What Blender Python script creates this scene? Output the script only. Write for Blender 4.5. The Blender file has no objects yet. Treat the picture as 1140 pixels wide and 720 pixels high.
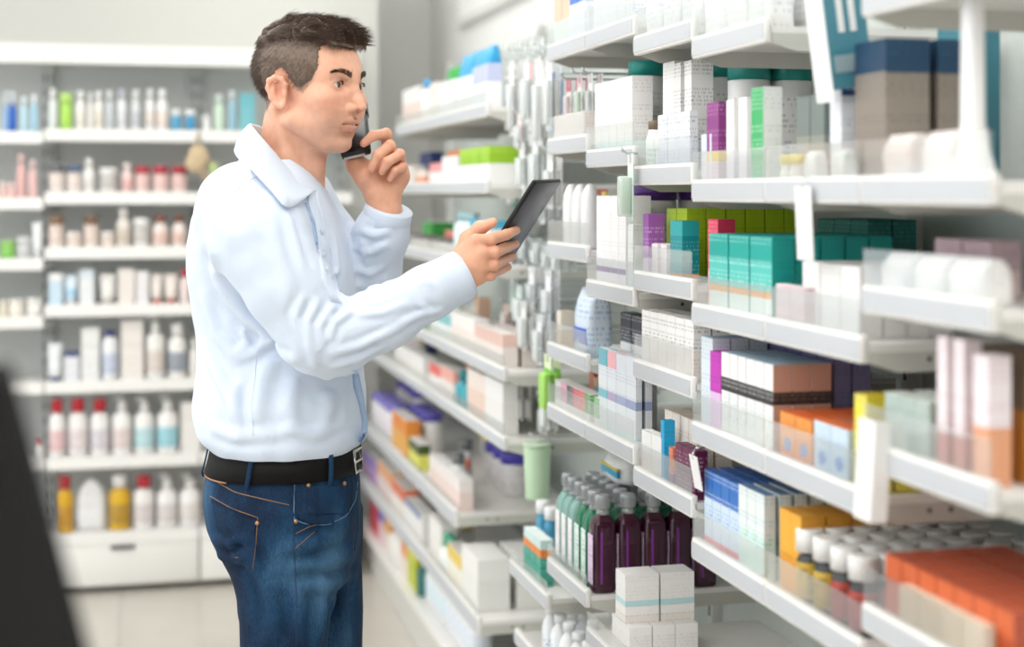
import bpy, bmesh, math, random
import numpy as np
from mathutils import Vector, Matrix
from mathutils.bvhtree import BVHTree

# ------------------------------------------------------------------ scene basics
scene = bpy.context.scene
COL = scene.collection
random.seed(11)
np.random.seed(11)

FPX = 1700.0                      # focal length in pixels of the 1140 wide frame
TH = math.atan(420.0 / FPX)       # yaw of the camera away from the aisle axis (+Y)
ST, CT = math.sin(TH), math.cos(TH)
EYE = 1.5
HORIZ = 215.0

cam_d = bpy.data.cameras.new('camera')
cam = bpy.data.objects.new('camera', cam_d)
COL.objects.link(cam)
cam.location = (0, 0, EYE)
cam.rotation_euler = (math.pi / 2, 0, -TH)
cam_d.sensor_width = 36.0
cam_d.lens = FPX / 1140.0 * 36.0
cam_d.shift_y = -(360.0 - HORIZ) / 1140.0
cam_d.clip_start = 0.02
cam_d.dof.use_dof = True
cam_d.dof.focus_distance = 2.72
cam_d.dof.aperture_fstop = 2.0
scene.camera = cam

world = bpy.data.worlds.new('world')
scene.world = world
world.use_nodes = True
wbg = world.node_tree.nodes['Background']
wbg.inputs[0].default_value = (0.93, 0.97, 1.0, 1)
wbg.inputs[1].default_value = 1.5

scene.view_settings.view_transform = 'Standard'
scene.view_settings.look = 'None'
scene.view_settings.gamma = 1.0
scene.view_settings.use_curve_mapping = False
scene.view_settings.exposure = 0.22
CEIL_POWER = 3.6                  # emission of the ceiling diffusers


def area(name, loc, size, sizey, power, rot):
    d = bpy.data.lights.new(name, 'AREA')
    d.shape = 'RECTANGLE'
    d.size, d.size_y, d.energy = size, sizey, power
    d.color = (1.0, 0.99, 0.97)
    o = bpy.data.objects.new(name, d)
    o.location, o.rotation_euler = loc, rot
    COL.objects.link(o)
    return o


# ------------------------------------------------------------------ colour / materials
def lin(c):
    if isinstance(c, str):
        c = c.lstrip('#')
        c = [int(c[i:i + 2], 16) / 255.0 for i in (0, 2, 4)]
    return tuple(x / 12.92 if x <= 0.04045 else ((x + 0.055) / 1.055) ** 2.4 for x in c)


_M = {}


def node_mat(name):
    m = bpy.data.materials.new(name)
    m.use_nodes = True
    nt = m.node_tree
    return m, nt, nt.nodes['Principled BSDF']


def mat(col, rough=0.45, metal=0.0, spec=0.5, grain=0.04, scale=60.0, bump=0.0, coat=0.0):
    """plain surface: base colour broken up by a faint procedural grain"""
    key = ('m', col if isinstance(col, str) else tuple(col), rough, metal, spec, grain, scale, bump, coat)
    if key in _M:
        return _M[key]
    m, nt, b = node_mat('surface')
    c = lin(col)
    tc = nt.nodes.new('ShaderNodeTexCoord')
    nz = nt.nodes.new('ShaderNodeTexNoise')
    nz.inputs['Scale'].default_value = scale
    nz.inputs['Detail'].default_value = 3
    nt.links.new(tc.outputs['Object'], nz.inputs['Vector'])
    mx = nt.nodes.new('ShaderNodeMix')
    mx.data_type = 'RGBA'
    mx.inputs[6].default_value = (*[x * (1 - grain) for x in c], 1)
    mx.inputs[7].default_value = (*[min(1, x * (1 + grain)) for x in c], 1)
    nt.links.new(nz.outputs[0], mx.inputs[0])
    nt.links.new(mx.outputs[2], b.inputs['Base Color'])
    b.inputs['Roughness'].default_value = rough
    b.inputs['Metallic'].default_value = metal
    b.inputs['Specular IOR Level'].default_value = spec
    b.inputs['Coat Weight'].default_value = coat
    if bump:
        bp = nt.nodes.new('ShaderNodeBump')
        bp.inputs['Strength'].default_value = bump
        bp.inputs['Distance'].default_value = 0.002
        nt.links.new(nz.outputs[0], bp.inputs['Height'])
        nt.links.new(bp.outputs[0], b.inputs['Normal'])
    _M[key] = m
    return m


def print_mat(base, ink, lines=150.0, letters=420.0, amount=0.52, rough=0.4):
    """a printed face: rows of unreadable small type on a plain ground"""
    key = ('p', base, ink, lines, letters, amount)
    if key in _M:
        return _M[key]
    m, nt, b = node_mat('printed_surface')
    N, L = nt.nodes.new, nt.links.new
    tc = N('ShaderNodeTexCoord')
    sp = N('ShaderNodeSeparateXYZ')
    L(tc.outputs['Object'], sp.inputs[0])

    def ma(op, a, bb=None):
        n = N('ShaderNodeMath')
        n.operation = op
        for i, v in enumerate((a, bb)):
            if v is None:
                continue
            if isinstance(v, (int, float)):
                n.inputs[i].default_value = v
            else:
                L(v, n.inputs[i])
        return n.outputs[0]
    zl = ma('MULTIPLY', sp.outputs[2], lines)
    row = ma('FLOOR', zl)
    fr = ma('FRACT', zl)
    inrow = ma('LESS_THAN', fr, 0.55)
    xy = ma('MULTIPLY', ma('ADD', sp.outputs[0], sp.outputs[1]), letters)
    cv = N('ShaderNodeCombineXYZ')
    L(xy, cv.inputs[0])
    L(ma('MULTIPLY', row, 3.7), cv.inputs[1])
    nz = N('ShaderNodeTexNoise')
    nz.inputs['Scale'].default_value = 1.0
    nz.inputs['Detail'].default_value = 1
    L(cv.outputs[0], nz.inputs['Vector'])
    cv2 = N('ShaderNodeCombineXYZ')
    L(ma('MULTIPLY', row, 0.37), cv2.inputs[1])
    nz2 = N('ShaderNodeTexNoise')
    nz2.inputs['Scale'].default_value = 1.0
    L(cv2.outputs[0], nz2.inputs['Vector'])
    on = ma('GREATER_THAN', nz.outputs[0], amount)
    rowon = ma('GREATER_THAN', nz2.outputs[0], 0.45)
    f = ma('MULTIPLY', ma('MULTIPLY', on, inrow), rowon)
    mx = N('ShaderNodeMix')
    mx.data_type = 'RGBA'
    mx.inputs[6].default_value = (*lin(base), 1)
    mx.inputs[7].default_value = (*lin(ink), 1)
    L(ma('MULTIPLY', f, 0.45), mx.inputs[0])
    L(mx.outputs[2], b.inputs['Base Color'])
    b.inputs['Roughness'].default_value = rough
    _M[key] = m
    return m


def clear_mat(tint='#ffffff', gloss=0.08, body=0.06, rough=0.08):
    """thin clear plastic: mostly see-through, a little milky, with a sheen"""
    key = ('c', tint, gloss, body, rough)
    if key in _M:
        return _M[key]
    m = bpy.data.materials.new('clear_plastic')
    m.use_nodes = True
    nt = m.node_tree
    nt.nodes.clear()
    N, L = nt.nodes.new, nt.links.new
    out = N('ShaderNodeOutputMaterial')
    tr = N('ShaderNodeBsdfTransparent')
    tr.inputs[0].default_value = (*[0.75 + 0.25 * x for x in lin(tint)], 1)
    df = N('ShaderNodeBsdfDiffuse')
    df.inputs[0].default_value = (*lin(tint), 1)
    gl = N('ShaderNodeBsdfGlossy')
    gl.inputs['Roughness'].default_value = rough
    m1 = N('ShaderNodeMixShader')
    m1.inputs[0].default_value = body
    L(tr.outputs[0], m1.inputs[1])
    L(df.outputs[0], m1.inputs[2])
    lw = N('ShaderNodeLayerWeight')
    lw.inputs[0].default_value = 0.12
    mr = N('ShaderNodeMath')
    mr.operation = 'MULTIPLY_ADD'
    mr.inputs[1].default_value = 0.30
    mr.inputs[2].default_value = gloss
    L(lw.outputs['Fresnel'], mr.inputs[0])
    m2 = N('ShaderNodeMixShader')
    L(mr.outputs[0], m2.inputs[0])
    L(m1.outputs[0], m2.inputs[1])
    L(gl.outputs[0], m2.inputs[2])
    L(m2.outputs[0], out.inputs[0])
    _M[key] = m
    return m


def liquid_mat(col, rough=0.06):
    key = ('l', col)
    if key in _M:
        return _M[key]
    m, nt, b = node_mat('coloured_liquid_in_plastic')
    b.inputs['Base Color'].default_value = (*lin(col), 1)
    b.inputs['Roughness'].default_value = rough
    b.inputs['Transmission Weight'].default_value = 0.35
    b.inputs['IOR'].default_value = 1.35
    b.inputs['Coat Weight'].default_value = 0.6
    _M[key] = m
    return m


# ------------------------------------------------------------------ mesh building
class MB:
    def __init__(s):
        s.v, s.f, s.m, s.sm = [], [], [], []

    def face(s, idx, m=0, smooth=False):
        s.f.append(tuple(idx)); s.m.append(m); s.sm.append(smooth)

    def box(s, x0, x1, y0, y1, z0, z1, m=0):
        b = len(s.v)
        s.v += [(x0, y0, z0), (x1, y0, z0), (x1, y1, z0), (x0, y1, z0), (x0, y0, z1), (x1, y0, z1), (x1, y1, z1), (x0, y1, z1)]
        for q in ((0, 3, 2, 1), (4, 5, 6, 7), (0, 1, 5, 4), (1, 2, 6, 5), (2, 3, 7, 6), (3, 0, 4, 7)):
            s.face([b + i for i in q], m)
        return s

    def cbox(s, x0, x1, y0, y1, z0, z1, c=0.002, m=0):
        """box with chamfered edges (rounded look)"""
        bm = bmesh.new()
        bmesh.ops.create_cube(bm, size=1)
        for v in bm.verts:
            v.co = Vector(((x0 + x1) / 2 + v.co.x * (x1 - x0), (y0 + y1) / 2 + v.co.y * (y1 - y0), (z0 + z1) / 2 + v.co.z * (z1 - z0)))
        bmesh.ops.bevel(bm, geom=bm.edges[:], offset=c, segments=2, affect='EDGES', profile=0.5)
        s.bm(bm, m, True)
        return s

    def bm(s, bm, m=0, smooth=False):
        b = len(s.v)
        bm.verts.index_update()
        s.v += [tuple(v.co) for v in bm.verts]
        for f in bm.faces:
            s.face([b + v.index for v in f.verts], m, smooth)
        bm.free()

    def lathe(s, prof, n=16, cx=0, cy=0, sx=1.0, sy=1.0, m=0, mats=None, power=2.0):
        """prof: (r, z) bottom to top, closed at both ends"""
        b = len(s.v)
        for r, z in prof:
            for i in range(n):
                a = 2 * math.pi * i / n
                ca, sa = math.cos(a), math.sin(a)
                if power != 2.0:
                    k = (abs(ca) ** power + abs(sa) ** power) ** (-1.0 / power)
                    ca, sa = ca * k, sa * k
                s.v.append((cx + r * sx * ca, cy + r * sy * sa, z))
        for j in range(len(prof) - 1):
            for i in range(n):
                i2 = (i + 1) % n
                s.face((b + j * n + i, b + j * n + i2, b + (j + 1) * n + i2, b + (j + 1) * n + i), mats[j] if mats else m, True)
        s.face([b + i for i in reversed(range(n))], mats[0] if mats else m)
        t = b + (len(prof) - 1) * n
        s.face([t + i for i in range(n)], mats[-1] if mats else m)
        return s

    def tube(s, pts, r, n=6, m=0, radii=None):
        pts = [Vector(p) for p in pts]
        b = len(s.v)
        up = Vector((0, 0, 1))
        for i, p in enumerate(pts):
            d = (pts[min(i + 1, len(pts) - 1)] - pts[max(i - 1, 0)]).normalized()
            a = d.cross(up if abs(d.z) < 0.95 else Vector((1, 0, 0))).normalized()
            c = a.cross(d).normalized()
            rr = radii[i] if radii else r
            for k in range(n):
                t = 2 * math.pi * k / n
                s.v.append(tuple(p + a * (rr * math.cos(t)) + c * (rr * math.sin(t))))
        for i in range(len(pts) - 1):
            for k in range(n):
                k2 = (k + 1) % n
                s.face((b + i * n + k, b + (i + 1) * n + k, b + (i + 1) * n + k2, b + i * n + k2), m, True)
        s.face([b + k for k in range(n)], m)
        e = b + (len(pts) - 1) * n
        s.face([e + k for k in reversed(range(n))], m)
        return s

    def quad(s, a, b_, c, d, m=0):
        b = len(s.v)
        s.v += [tuple(a), tuple(b_), tuple(c), tuple(d)]
        s.face((b, b + 1, b + 2, b + 3), m)
        return s

    def mesh(s, name, mats):
        me = bpy.data.meshes.new(name)
        me.from_pydata(s.v, [], s.f)
        for x in (mats if isinstance(mats, (list, tuple)) else [mats]):
            me.materials.append(x)
        me.polygons.foreach_set('material_index', s.m)
        me.polygons.foreach_set('use_smooth', s.sm)
        me.update()
        return me

    def build(s, name, mats, parent=None, loc=None, rot=None):
        return link(name, s.mesh(name, mats), parent, loc, rot)


def link(name, me, parent=None, loc=None, rot=None):
    o = bpy.data.objects.new(name, me)
    COL.objects.link(o)
    if parent is not None:
        o.parent = parent
    if loc is not None:
        o.location = loc
    if rot is not None:
        o.rotation_euler = rot
    return o


def tag(o, label=None, cat=None, group=None, kind=None):
    if label: o['label'] = label
    if cat: o['category'] = cat
    if group: o['group'] = group
    if kind: o['kind'] = kind
    return o


def thing(name, label, cat, loc=(0, 0, 0), rz=0.0, group=None):
    o = link(name, None, None, loc, (0, 0, rz))
    o.empty_display_size = 0.05
    return tag(o, label, cat, group)


def copy_tree(o, parent=None):
    c = o.copy()
    COL.objects.link(c)
    c.parent = parent
    for ch in o.children:
        copy_tree(ch, c)
    return c


ORD = ['first', 'second', 'third', 'fourth', 'fifth', 'sixth', 'seventh', 'eighth', 'ninth', 'tenth', 'eleventh', 'twelfth',
       'thirteenth', 'fourteenth', 'fifteenth', 'sixteenth']

# ------------------------------------------------------------------ camera geometry helpers
DFRONT = 0.883                     # lateral distance of the shelf fronts from the camera


def cam_pt(px, py, z):
    """world point seen at pixel (px, py) at depth z along the camera axis"""
    x = (px - 570.0) / FPX * z
    return Vector((z * ST + x * CT, z * CT - x * ST, EYE - (py - HORIZ) / FPX * z))


def y_at(px, X=DFRONT):
    """aisle coordinate Y of the plane x = X seen in pixel column px"""
    a = math.atan((px - 570.0) / FPX) + TH
    return X / math.tan(a)


def x_at(px, Y):
    return Y * math.tan(math.atan((px - 570.0) / FPX) + TH)
# ------------------------------------------------------------------ the setting
XW = 1.33       # right wall
YB = 6.32       # back wall (behind the back shelving)
YR = 6.95       # recessed wall beyond it
ZC = 2.9
XL, YF = -3.4, -2.6


def struct(name, mb, m, parent=None):
    o = mb.build(name, m, parent)
    if parent is None:
        o['kind'] = 'structure'
    return o


wall_m = mat('#d2d2cd', 0.7, grain=0.02, scale=3, bump=0.05)
# floor of pale square tiles with recessed joints
fl = struct('floor', MB().box(XL, XW + .1, YF, YR + .1, -0.06, -0.004), mat('#a9a49b', 0.6))
tile_me = MB().box(-.2985, .2985, -.2985, .2985, -0.006, 0.0).mesh('tile', mat('#c9c4ba', 0.22, grain=0.06, scale=5))
for i in range(6):
    for j in range(10):
        x, y = -1.55 + .6 * i, 1.2 + .6 * j
        if x + .3 < XW + .35 and y < YR:
            link('tile', tile_me, fl, (x, y, 0))
struct('ceiling', MB().box(XL, XW + .1, YF, YR + .1, ZC, ZC + .08), mat('#efefec', 0.8))
struct('wall_right', MB().box(XW, XW + .1, YF, YR + .1, 0, ZC), mat('#ebebe8', 0.7, grain=0.02, scale=3))
struct('wall_back', MB().box(XL, 0.985, YB, YB + .1, 0, ZC).box(0.885, 0.985, YB + .1, YR, 0, ZC), wall_m)
struct('wall_recess', MB().box(0.985, XW, YR, YR + .1, 0, ZC), mat('#e9e9e6', 0.7, grain=0.02, scale=3))
struct('wall_front_unseen', MB().box(XL, XW + .1, YF - .1, YF, 0, ZC), mat('#8d7d6c', 0.7, grain=0.06, scale=4))  # unseen wall, added dark to keep the camera-facing shelf ends dim
struct('trim_1', MB().box(-2.6, 0.90, YB - .05, YB, 2.03, 2.075), mat('#ecebe7', 0.5))

# ceiling lights: unseen panels, the aisle row added to brighten the shelves
frame_m = mat('#f2f2f0', 0.5)
em = bpy.data.materials.new('lit_diffuser')
em.use_nodes = True
b = em.node_tree.nodes['Principled BSDF']
b.inputs['Base Color'].default_value = (1, 1, 1, 1)
b.inputs['Emission Color'].default_value = (1, 0.985, 0.96, 1)
b.inputs['Emission Strength'].default_value = CEIL_POWER
n = 0
for iy, y in enumerate((-0.9, 0.5, 1.9, 3.3, 4.7)):
    for ix, x in enumerate((-1.9, -0.75, 0.4)):
        t = thing('ceiling_light', f'square lit ceiling panel, {ORD[iy]} from the front in the {["outer", "middle", "added aisle"][ix]} row', 'ceiling light', (x, y, ZC - .03), 0, 'ceiling panels')
        MB().box(-.46, -.43, -.46, .46, 0, .03).box(.43, .46, -.46, .46, 0, .03).box(-.43, .43, -.46, -.43, 0, .03).box(-.43, .43, .43, .46, 0, .03).build('frame', frame_m, t)
        MB().box(-.43, .43, -.43, .43, .008, .016).build('diffuser', em, t)

t = thing('ceiling_light', 'square fill panel added at the ceiling to brighten the far corner', 'ceiling light', (.62, 5.75, ZC - .03), 0)  # added lamp lifting the dark far corner, no source known there
MB().box(-.32, -.30, -.32, .32, 0, .03).box(.30, .32, -.32, .32, 0, .03).box(-.30, .30, -.32, -.30, 0, .03).box(-.30, .30, .30, .32, 0, .03).build('frame', frame_m, t)
MB().box(-.30, .30, -.30, .30, .008, .016).build('diffuser', em, t)

t = thing('ceiling_light', 'small fill panel added at the ceiling to brighten the wall recess', 'ceiling light', (1.15, 6.6, ZC - .03), 0)  # extra lamp put in to brighten the recess wall
MB().box(-.14, -.12, -.14, .14, 0, .03).box(.12, .14, -.14, .14, 0, .03).box(-.12, .12, -.14, -.12, 0, .03).box(-.12, .12, .12, .14, 0, .03).build('frame', frame_m, t)
MB().box(-.12, .12, -.12, .12, .008, .016).build('diffuser', em, t)

# framed light panel high on the right wall
t = thing('wall_panel', 'long white framed panel high on the wall above the shelves', 'panel', (XW, 4.6, 2.19))
MB().box(-.012, 0, -1.9, 1.6, .03, .55).build('panel_face', mat('#f1f1ee', 0.5), t)
MB().box(-.03, 0, -1.9, 1.6, 0, .03).box(-.03, 0, -1.9, 1.6, .55, .58).box(-.03, 0, 1.6, 1.63, 0, .58).box(-.03, 0, -1.93, -1.9, 0, .58).build('frame', mat('#dcdcd8', 0.4), t)

# ------------------------------------------------------------------ back shelving
BY = 5.93            # front plane of the back shelves
white_m = mat('#f1f0ec', 0.35, grain=0.015)
shelfw_m = mat('#eeedea', 0.38, grain=0.015)
steel_m = mat('#b9bcbc', 0.35, metal=0.6)
bay_x = [x_at(-210, BY), x_at(49, BY), x_at(222, BY), x_at(392, BY)]
bay_names = ['outer', 'middle', 'corner']
BH = {'main': [.235, 0.0, -.205, -.42, -.705, -.99, -1.275], 'left': [.225, -.02, -.245, -.46, -.705, -.99, -1.275]}
for k in range(3):
    x0, x1 = bay_x[k], bay_x[k + 1]
    t = thing('shelving_bay', f'white metal shelving bay against the back wall, {bay_names[k]} of three', 'shelving', ((x0 + x1) / 2, BY, 0), 0, 'back wall shelving bays')
    w = (x1 - x0) / 2
    MB().box(-w, w, .30, .32, 0, 2.0).build('back_panel', mat('#cfd2d0', 0.5), t)
    for sx in (-1, 1):
        p = MB().box(sx * w - .012 * (1 + sx), sx * w + .012 * (1 - sx), .275, .30, 0, 2.0).build('upright', mat('#c3c6c5', 0.4), t)
        s = MB()
        for q in range(30):
            z = .25 + q * .058
            s.box(sx * w - .012 * sx - .003, sx * w - .012 * sx + .003, .2735, .276, z, z + .03)
        tag(s.build('slots', mat('#4a4c4d', 0.6), p), kind='stuff')
    MB().box(-w, w, -.0, .30, 2.0, 2.055).box(-w, w, -.01, .0, 1.985, 2.055).build('canopy', white_m, t)
    for h in BH['left' if k == 0 else 'main']:
        z = EYE + h
        sh = MB().box(-w + .003, w - .003, 0, .30, z - .02, z).build('shelf', shelfw_m, t)
        MB().box(-w + .003, w - .003, -.012, 0, z - .04, z + .004).build('price_rail', mat('#f4f3f0', 0.3), sh)
    # drawer plinth
    MB().box(-w + .002, w - .002, .012, .30, .02, .205).build('plinth', mat('#dddcd8', 0.5), t)
    d = MB().cbox(-w + .004, w - .004, -.008, .012, .03, .2, .003).build('drawer', white_m, t)
    MB().cbox(-.045, .045, -.018, -.006, .165, .178, .003).build('handle', mat('#3b3b3c', 0.4), d)
# ------------------------------------------------------------------ right-hand shelving
XB = 1.27            # back panel plane of the right shelving
Y0, PITCH = 1.45, 0.30
tray_m = mat('#eceae6', 0.38, grain=0.02)
rail_m = mat('#c3c6ca', 0.5, grain=0.12, scale=420, bump=0.3)
bracket_m = mat('#c9c8c0', 0.5, grain=0.02)
acryl_m = clear_mat('#f8fcfb', gloss=0.05, body=0.12)
hole_m = mat('#55544f', 0.6)


def cy(c):
    return Y0 + (c - 1) * PITCH


# bays: back panels, slotted uprights, plinth
for k, (c0, c1) in enumerate([(0, 1), (2, 3), (4, 6), (7, 8), (9, 11), (12, 15)]):
    y0, y1 = cy(c0) if k else 1.30, cy(c1 + 1)
    if k == 5:
        y1 = 6.25
    t = thing('shelving_bay', f'pale metal shelving bay along the aisle wall, {ORD[k]} from the near end', 'shelving', (XB, (y0 + y1) / 2, 0), 0, 'aisle shelving bays')
    w = (y1 - y0) / 2
    MB().box(.012, .03, -w, w, .15, 2.02).build('back_panel', mat('#c6cdc8', 0.5), t)
    p = MB().box(-.012, .012, w - .03, w, 0, 2.04).build('upright', mat('#cfd0cd', 0.4), t)
    s = MB()
    for q in range(32):
        s.box(-.0135, -.012, w - .019, w - .011, .2 + q * .058, .23 + q * .058)
    tag(s.build('slots', mat('#4a4c4d', 0.6), p), kind='stuff')
    b = MB().box(-.36, .03, -w, w, .0, .145).build('base', mat('#d9d7d1', 0.5), t)
    MB().box(-.387, -.02, -w, w, .145, .165).build('base_deck', tray_m, t)

TRAYS = {}
TR = {}


def tray(c, h, name, ncol=1, depth=None, guard=.045, y0=None, y1=None, lip=.036):
    """pull-out shelf tray: deck, lip with price rail, side brackets, clear guard; h = drop of the lip's top below the eye"""
    ya, yb = (cy(c) if y0 is None else y0), (cy(c + ncol) if y1 is None else y1)
    z = EYE - h
    d = depth or (XB - .020 - DFRONT)
    w = (yb - ya) / 2 - .002
    t = thing('shelf_tray', f'white shelf tray, {name}', 'shelf tray', (DFRONT, (ya + yb) / 2, z), 0, 'trays of the aisle shelving')
    MB().box(.008, d, -w, w, -.022, -.012).build('deck', tray_m, t)
    r = MB().cbox(-.001, .012, -w, w, -lip, 0, .0025).build('front_lip', tray_m, t)
    MB().box(-.0022, -.001, -w + .002, w - .002, -lip + .005, -.006).build('price_rail', rail_m, r)
    for s in (-1, 1):
        bb = MB()
        ys = s * (w - .0015)
        b0 = len(bb.v)
        prof = [(.012, -.0125), (.012, -lip), (.05, -.048), (d, -.048), (d, -.0125), (.03, -.0125)]
        for yy in (ys - .0014, ys + .0014):
            bb.v += [(x, yy, zz) for x, zz in prof]
        n = len(prof)
        bb.face([b0 + i for i in range(n)]); bb.face([b0 + n + i for i in reversed(range(n))])
        for i in range(n):
            bb.face((b0 + i, b0 + n + i, b0 + n + (i + 1) % n, b0 + (i + 1) % n))
        br = bb.build('end_bracket', bracket_m, t)
        if s < 0:
            for q in (.095, .125):
                hm = bmesh.new()
                bmesh.ops.create_cone(hm, cap_ends=True, segments=10, radius1=.0035, radius2=.0035, depth=.0008)
                for v in hm.verts:
                    v.co = Vector((q + v.co.x, ys - .0016 + v.co.z, -.032 + v.co.y))
                m_ = MB(); m_.bm(hm); m_.build('screw_hole', hole_m, br)
    if guard:
        g = MB()
        g.box(-.0005, .0025, -w + .003, w - .003, -.004, guard)
        g.build('acrylic_guard', acryl_m, t)
    for q in range(ncol if y1 is None else max(1, math.ceil((yb - ya) / PITCH - .4))):
        TRAYS.setdefault(c + q, []).append(z)
    return z - .012


# (column, drop, description, options)
DZ = {}
for key, c, h, name, kw in [
    ('1a', 1, -.255, 'topmost of the nearest column', {}),
    ('1b', 1, -.022, 'eye level, holding the tall navy-banded cartons', {}),
    ('1c', 1, .114, 'of pale pouches at the near end', {}),
    ('1d', 1, .307, 'of tall pink tubes and an orange box', {}),
    ('1e', 1, .51, 'of terracotta packs at the near end', {}),
    ('2b', 2, -.022, 'eye level, holding small grey and gold cartons', {}),
    ('2c', 2, .178, 'holding low white boxes beside the teal cartons', {}),
    ('2d', 2, .37, 'of orange cartons with blue ovals', {}),
    ('2e', 2, .56, 'of white-capped vials', {}),
    ('3a', 3, -.254, 'topmost, with white bags, above the teal-lidded tubs', {}),
    ('3b', 3, -.022, 'eye level, with the purple and yellow carton', {}),
    ('3c', 3, .178, 'of bright teal cartons', {}),
    ('3d', 3, .37, 'of white cartons with peach ends', {}),
    ('3e', 3, .56, 'of blue toothbrush packs and gold cartons', {}),
    ('3f', 3, .87, 'bottom in view, with beige boxes', {'guard': 0}),
    ('4a', 4, -.286, 'topmost, above the tall text-printed cartons', {}),
    ('4b', 4, -.05, 'with tall white text-printed cartons', {}),
    ('4c', 4, .14, 'with lime and magenta cartons', {}),
    ('4d', 4, .30, 'with white black-printed cartons', {}),
    ('4e', 4, .495, 'with maroon and orange-striped cartons', {}),
    ('5a', 5, -.325, 'topmost in the fifth column', {}),
    ('5b', 5, -.087, 'with five wide white cartons', {}),
    ('5c', 5, .172, 'with tall white purple-edged cartons', {}),
    ('5d', 5, .46, 'with tall clear sachets', {}),
    ('5f', 4, .87, 'lowest in view, with stacked white boxes', {'ncol': 2, 'guard': .03}),
    ('6a', 6, -.325, 'topmost in the sixth column', {}),
    ('6b', 6, -.12, 'with low white and peach cartons', {}),
    ('6c', 6, .105, 'with rounded white tubes', {}),
    ('6d', 6, .325, 'with the blue and white nappy pack', {}),
    ('6e', 6, .46, 'with striped low cartons', {}),
    ('6f', 6, .80, 'holding the mouthwash bottles', {'guard': .03}),
    ('6g', 6, 1.04, 'below the mouthwash, with blue-script bottles', {'guard': 0, 'ncol': 2}),
    ('7f', 7, .885, 'with green and orange cartons beside mouthwash', {'guard': .025, 'y1': 3.60}),
    ('9a', 9, -.235, 'top of the far run, near half', {'ncol': 3, 'guard': .03}),
    ('12a', 12, -.235, 'top of the far run, far half', {'y1': 5.25, 'guard': .03}),
    ('9b', 9, -.035, 'second of the far run, near half', {'ncol': 3, 'guard': .0}),
    ('12b', 12, -.035, 'second of the far run, far half', {'y1': 5.25, 'guard': .0}),
    ('9c', 9, .175, 'third of the far run, near half', {'ncol': 3, 'guard': .03}),
    ('12c', 12, .175, 'third of the far run, far half', {'y1': 5.4, 'guard': .03}),
    ('9d', 9, .43, 'fourth of the far run, near half', {'ncol': 3, 'guard': .03, 'y0': 3.66}),
    ('12d', 12, .43, 'fourth of the far run, far half', {'y1': 6.0, 'guard': .03}),
    ('9e', 9, .60, 'fifth of the far run, near half', {'ncol': 3, 'guard': .03, 'y0': 3.66}),
    ('12e', 12, .60, 'fifth of the far run, far half', {'y1': 6.1, 'guard': .03}),
    ('9f', 9, .90, 'sixth of the far run, near half', {'ncol': 3, 'guard': .02, 'y0': 4.25, 'lip': .05}),
    ('12f', 12, .90, 'sixth of the far run, far half', {'y1': 6.2, 'guard': .02, 'lip': .05}),
    ('9g', 9, 1.125, 'lowest of the far run, near half', {'ncol': 3, 'guard': .02, 'y0': 3.95, 'lip': .05}),
    ('12g', 12, 1.125, 'lowest of the far run, far half', {'y1': 6.2, 'guard': .02, 'lip': .05}),
]:
    DZ[key] = tray(c, h, name, **kw)
    TR[key] = (kw.get('y0', cy(c)), kw.get('y1', cy(c + kw.get('ncol', 1))))
DZ['deck'] = .165
# ------------------------------------------------------------------ distance-field modelling (surface nets)
def surface_nets(F, lo, h):
    s = F < 0
    nx, ny, nz = F.shape
    cellsN = (nx - 1, ny - 1, nz - 1)
    P, Cc, Q, Fl = [], [], [], []
    for a in range(3):
        n0 = [slice(None)] * 3; n1 = [slice(None)] * 3
        n0[a] = slice(0, -1); n1[a] = slice(1, None)
        A, B_ = F[tuple(n0)], F[tuple(n1)]
        idx = np.argwhere(s[tuple(n0)] != s[tuple(n1)])
        if not len(idx):
            continue
        va, vb = A[tuple(idx.T)], B_[tuple(idx.T)]
        t = va / (va - vb)
        p = idx.astype(np.float64)
        p[:, a] += t
        b, c = (a + 1) % 3, (a + 2) % 3
        ok = (idx[:, b] > 0) & (idx[:, c] > 0) & (idx[:, b] < cellsN[b]) & (idx[:, c] < cellsN[c])
        idx, p, va = idx[ok], p[ok], va[ok]
        ids = []
        for db, dc in ((-1, -1), (0, -1), (0, 0), (-1, 0)):
            q = idx.copy(); q[:, b] += db; q[:, c] += dc
            ids.append((q[:, 0] * cellsN[1] + q[:, 1]) * cellsN[2] + q[:, 2])
        q4 = np.stack(ids, 1)
        flip = va > 0
        q4[flip] = q4[flip][:, ::-1]
        Q.append(q4)
        for k in range(4):
            Cc.append(ids[k]); P.append(p)
    Q = np.concatenate(Q); Cc = np.concatenate(Cc); P = np.concatenate(P)
    u, inv = np.unique(Cc, return_inverse=True)
    cnt = np.bincount(inv)
    V = np.stack([np.bincount(inv, weights=P[:, i]) / cnt for i in range(3)], 1)
    Fc = np.searchsorted(u, Q)
    return V * h + np.array(lo), Fc


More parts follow.
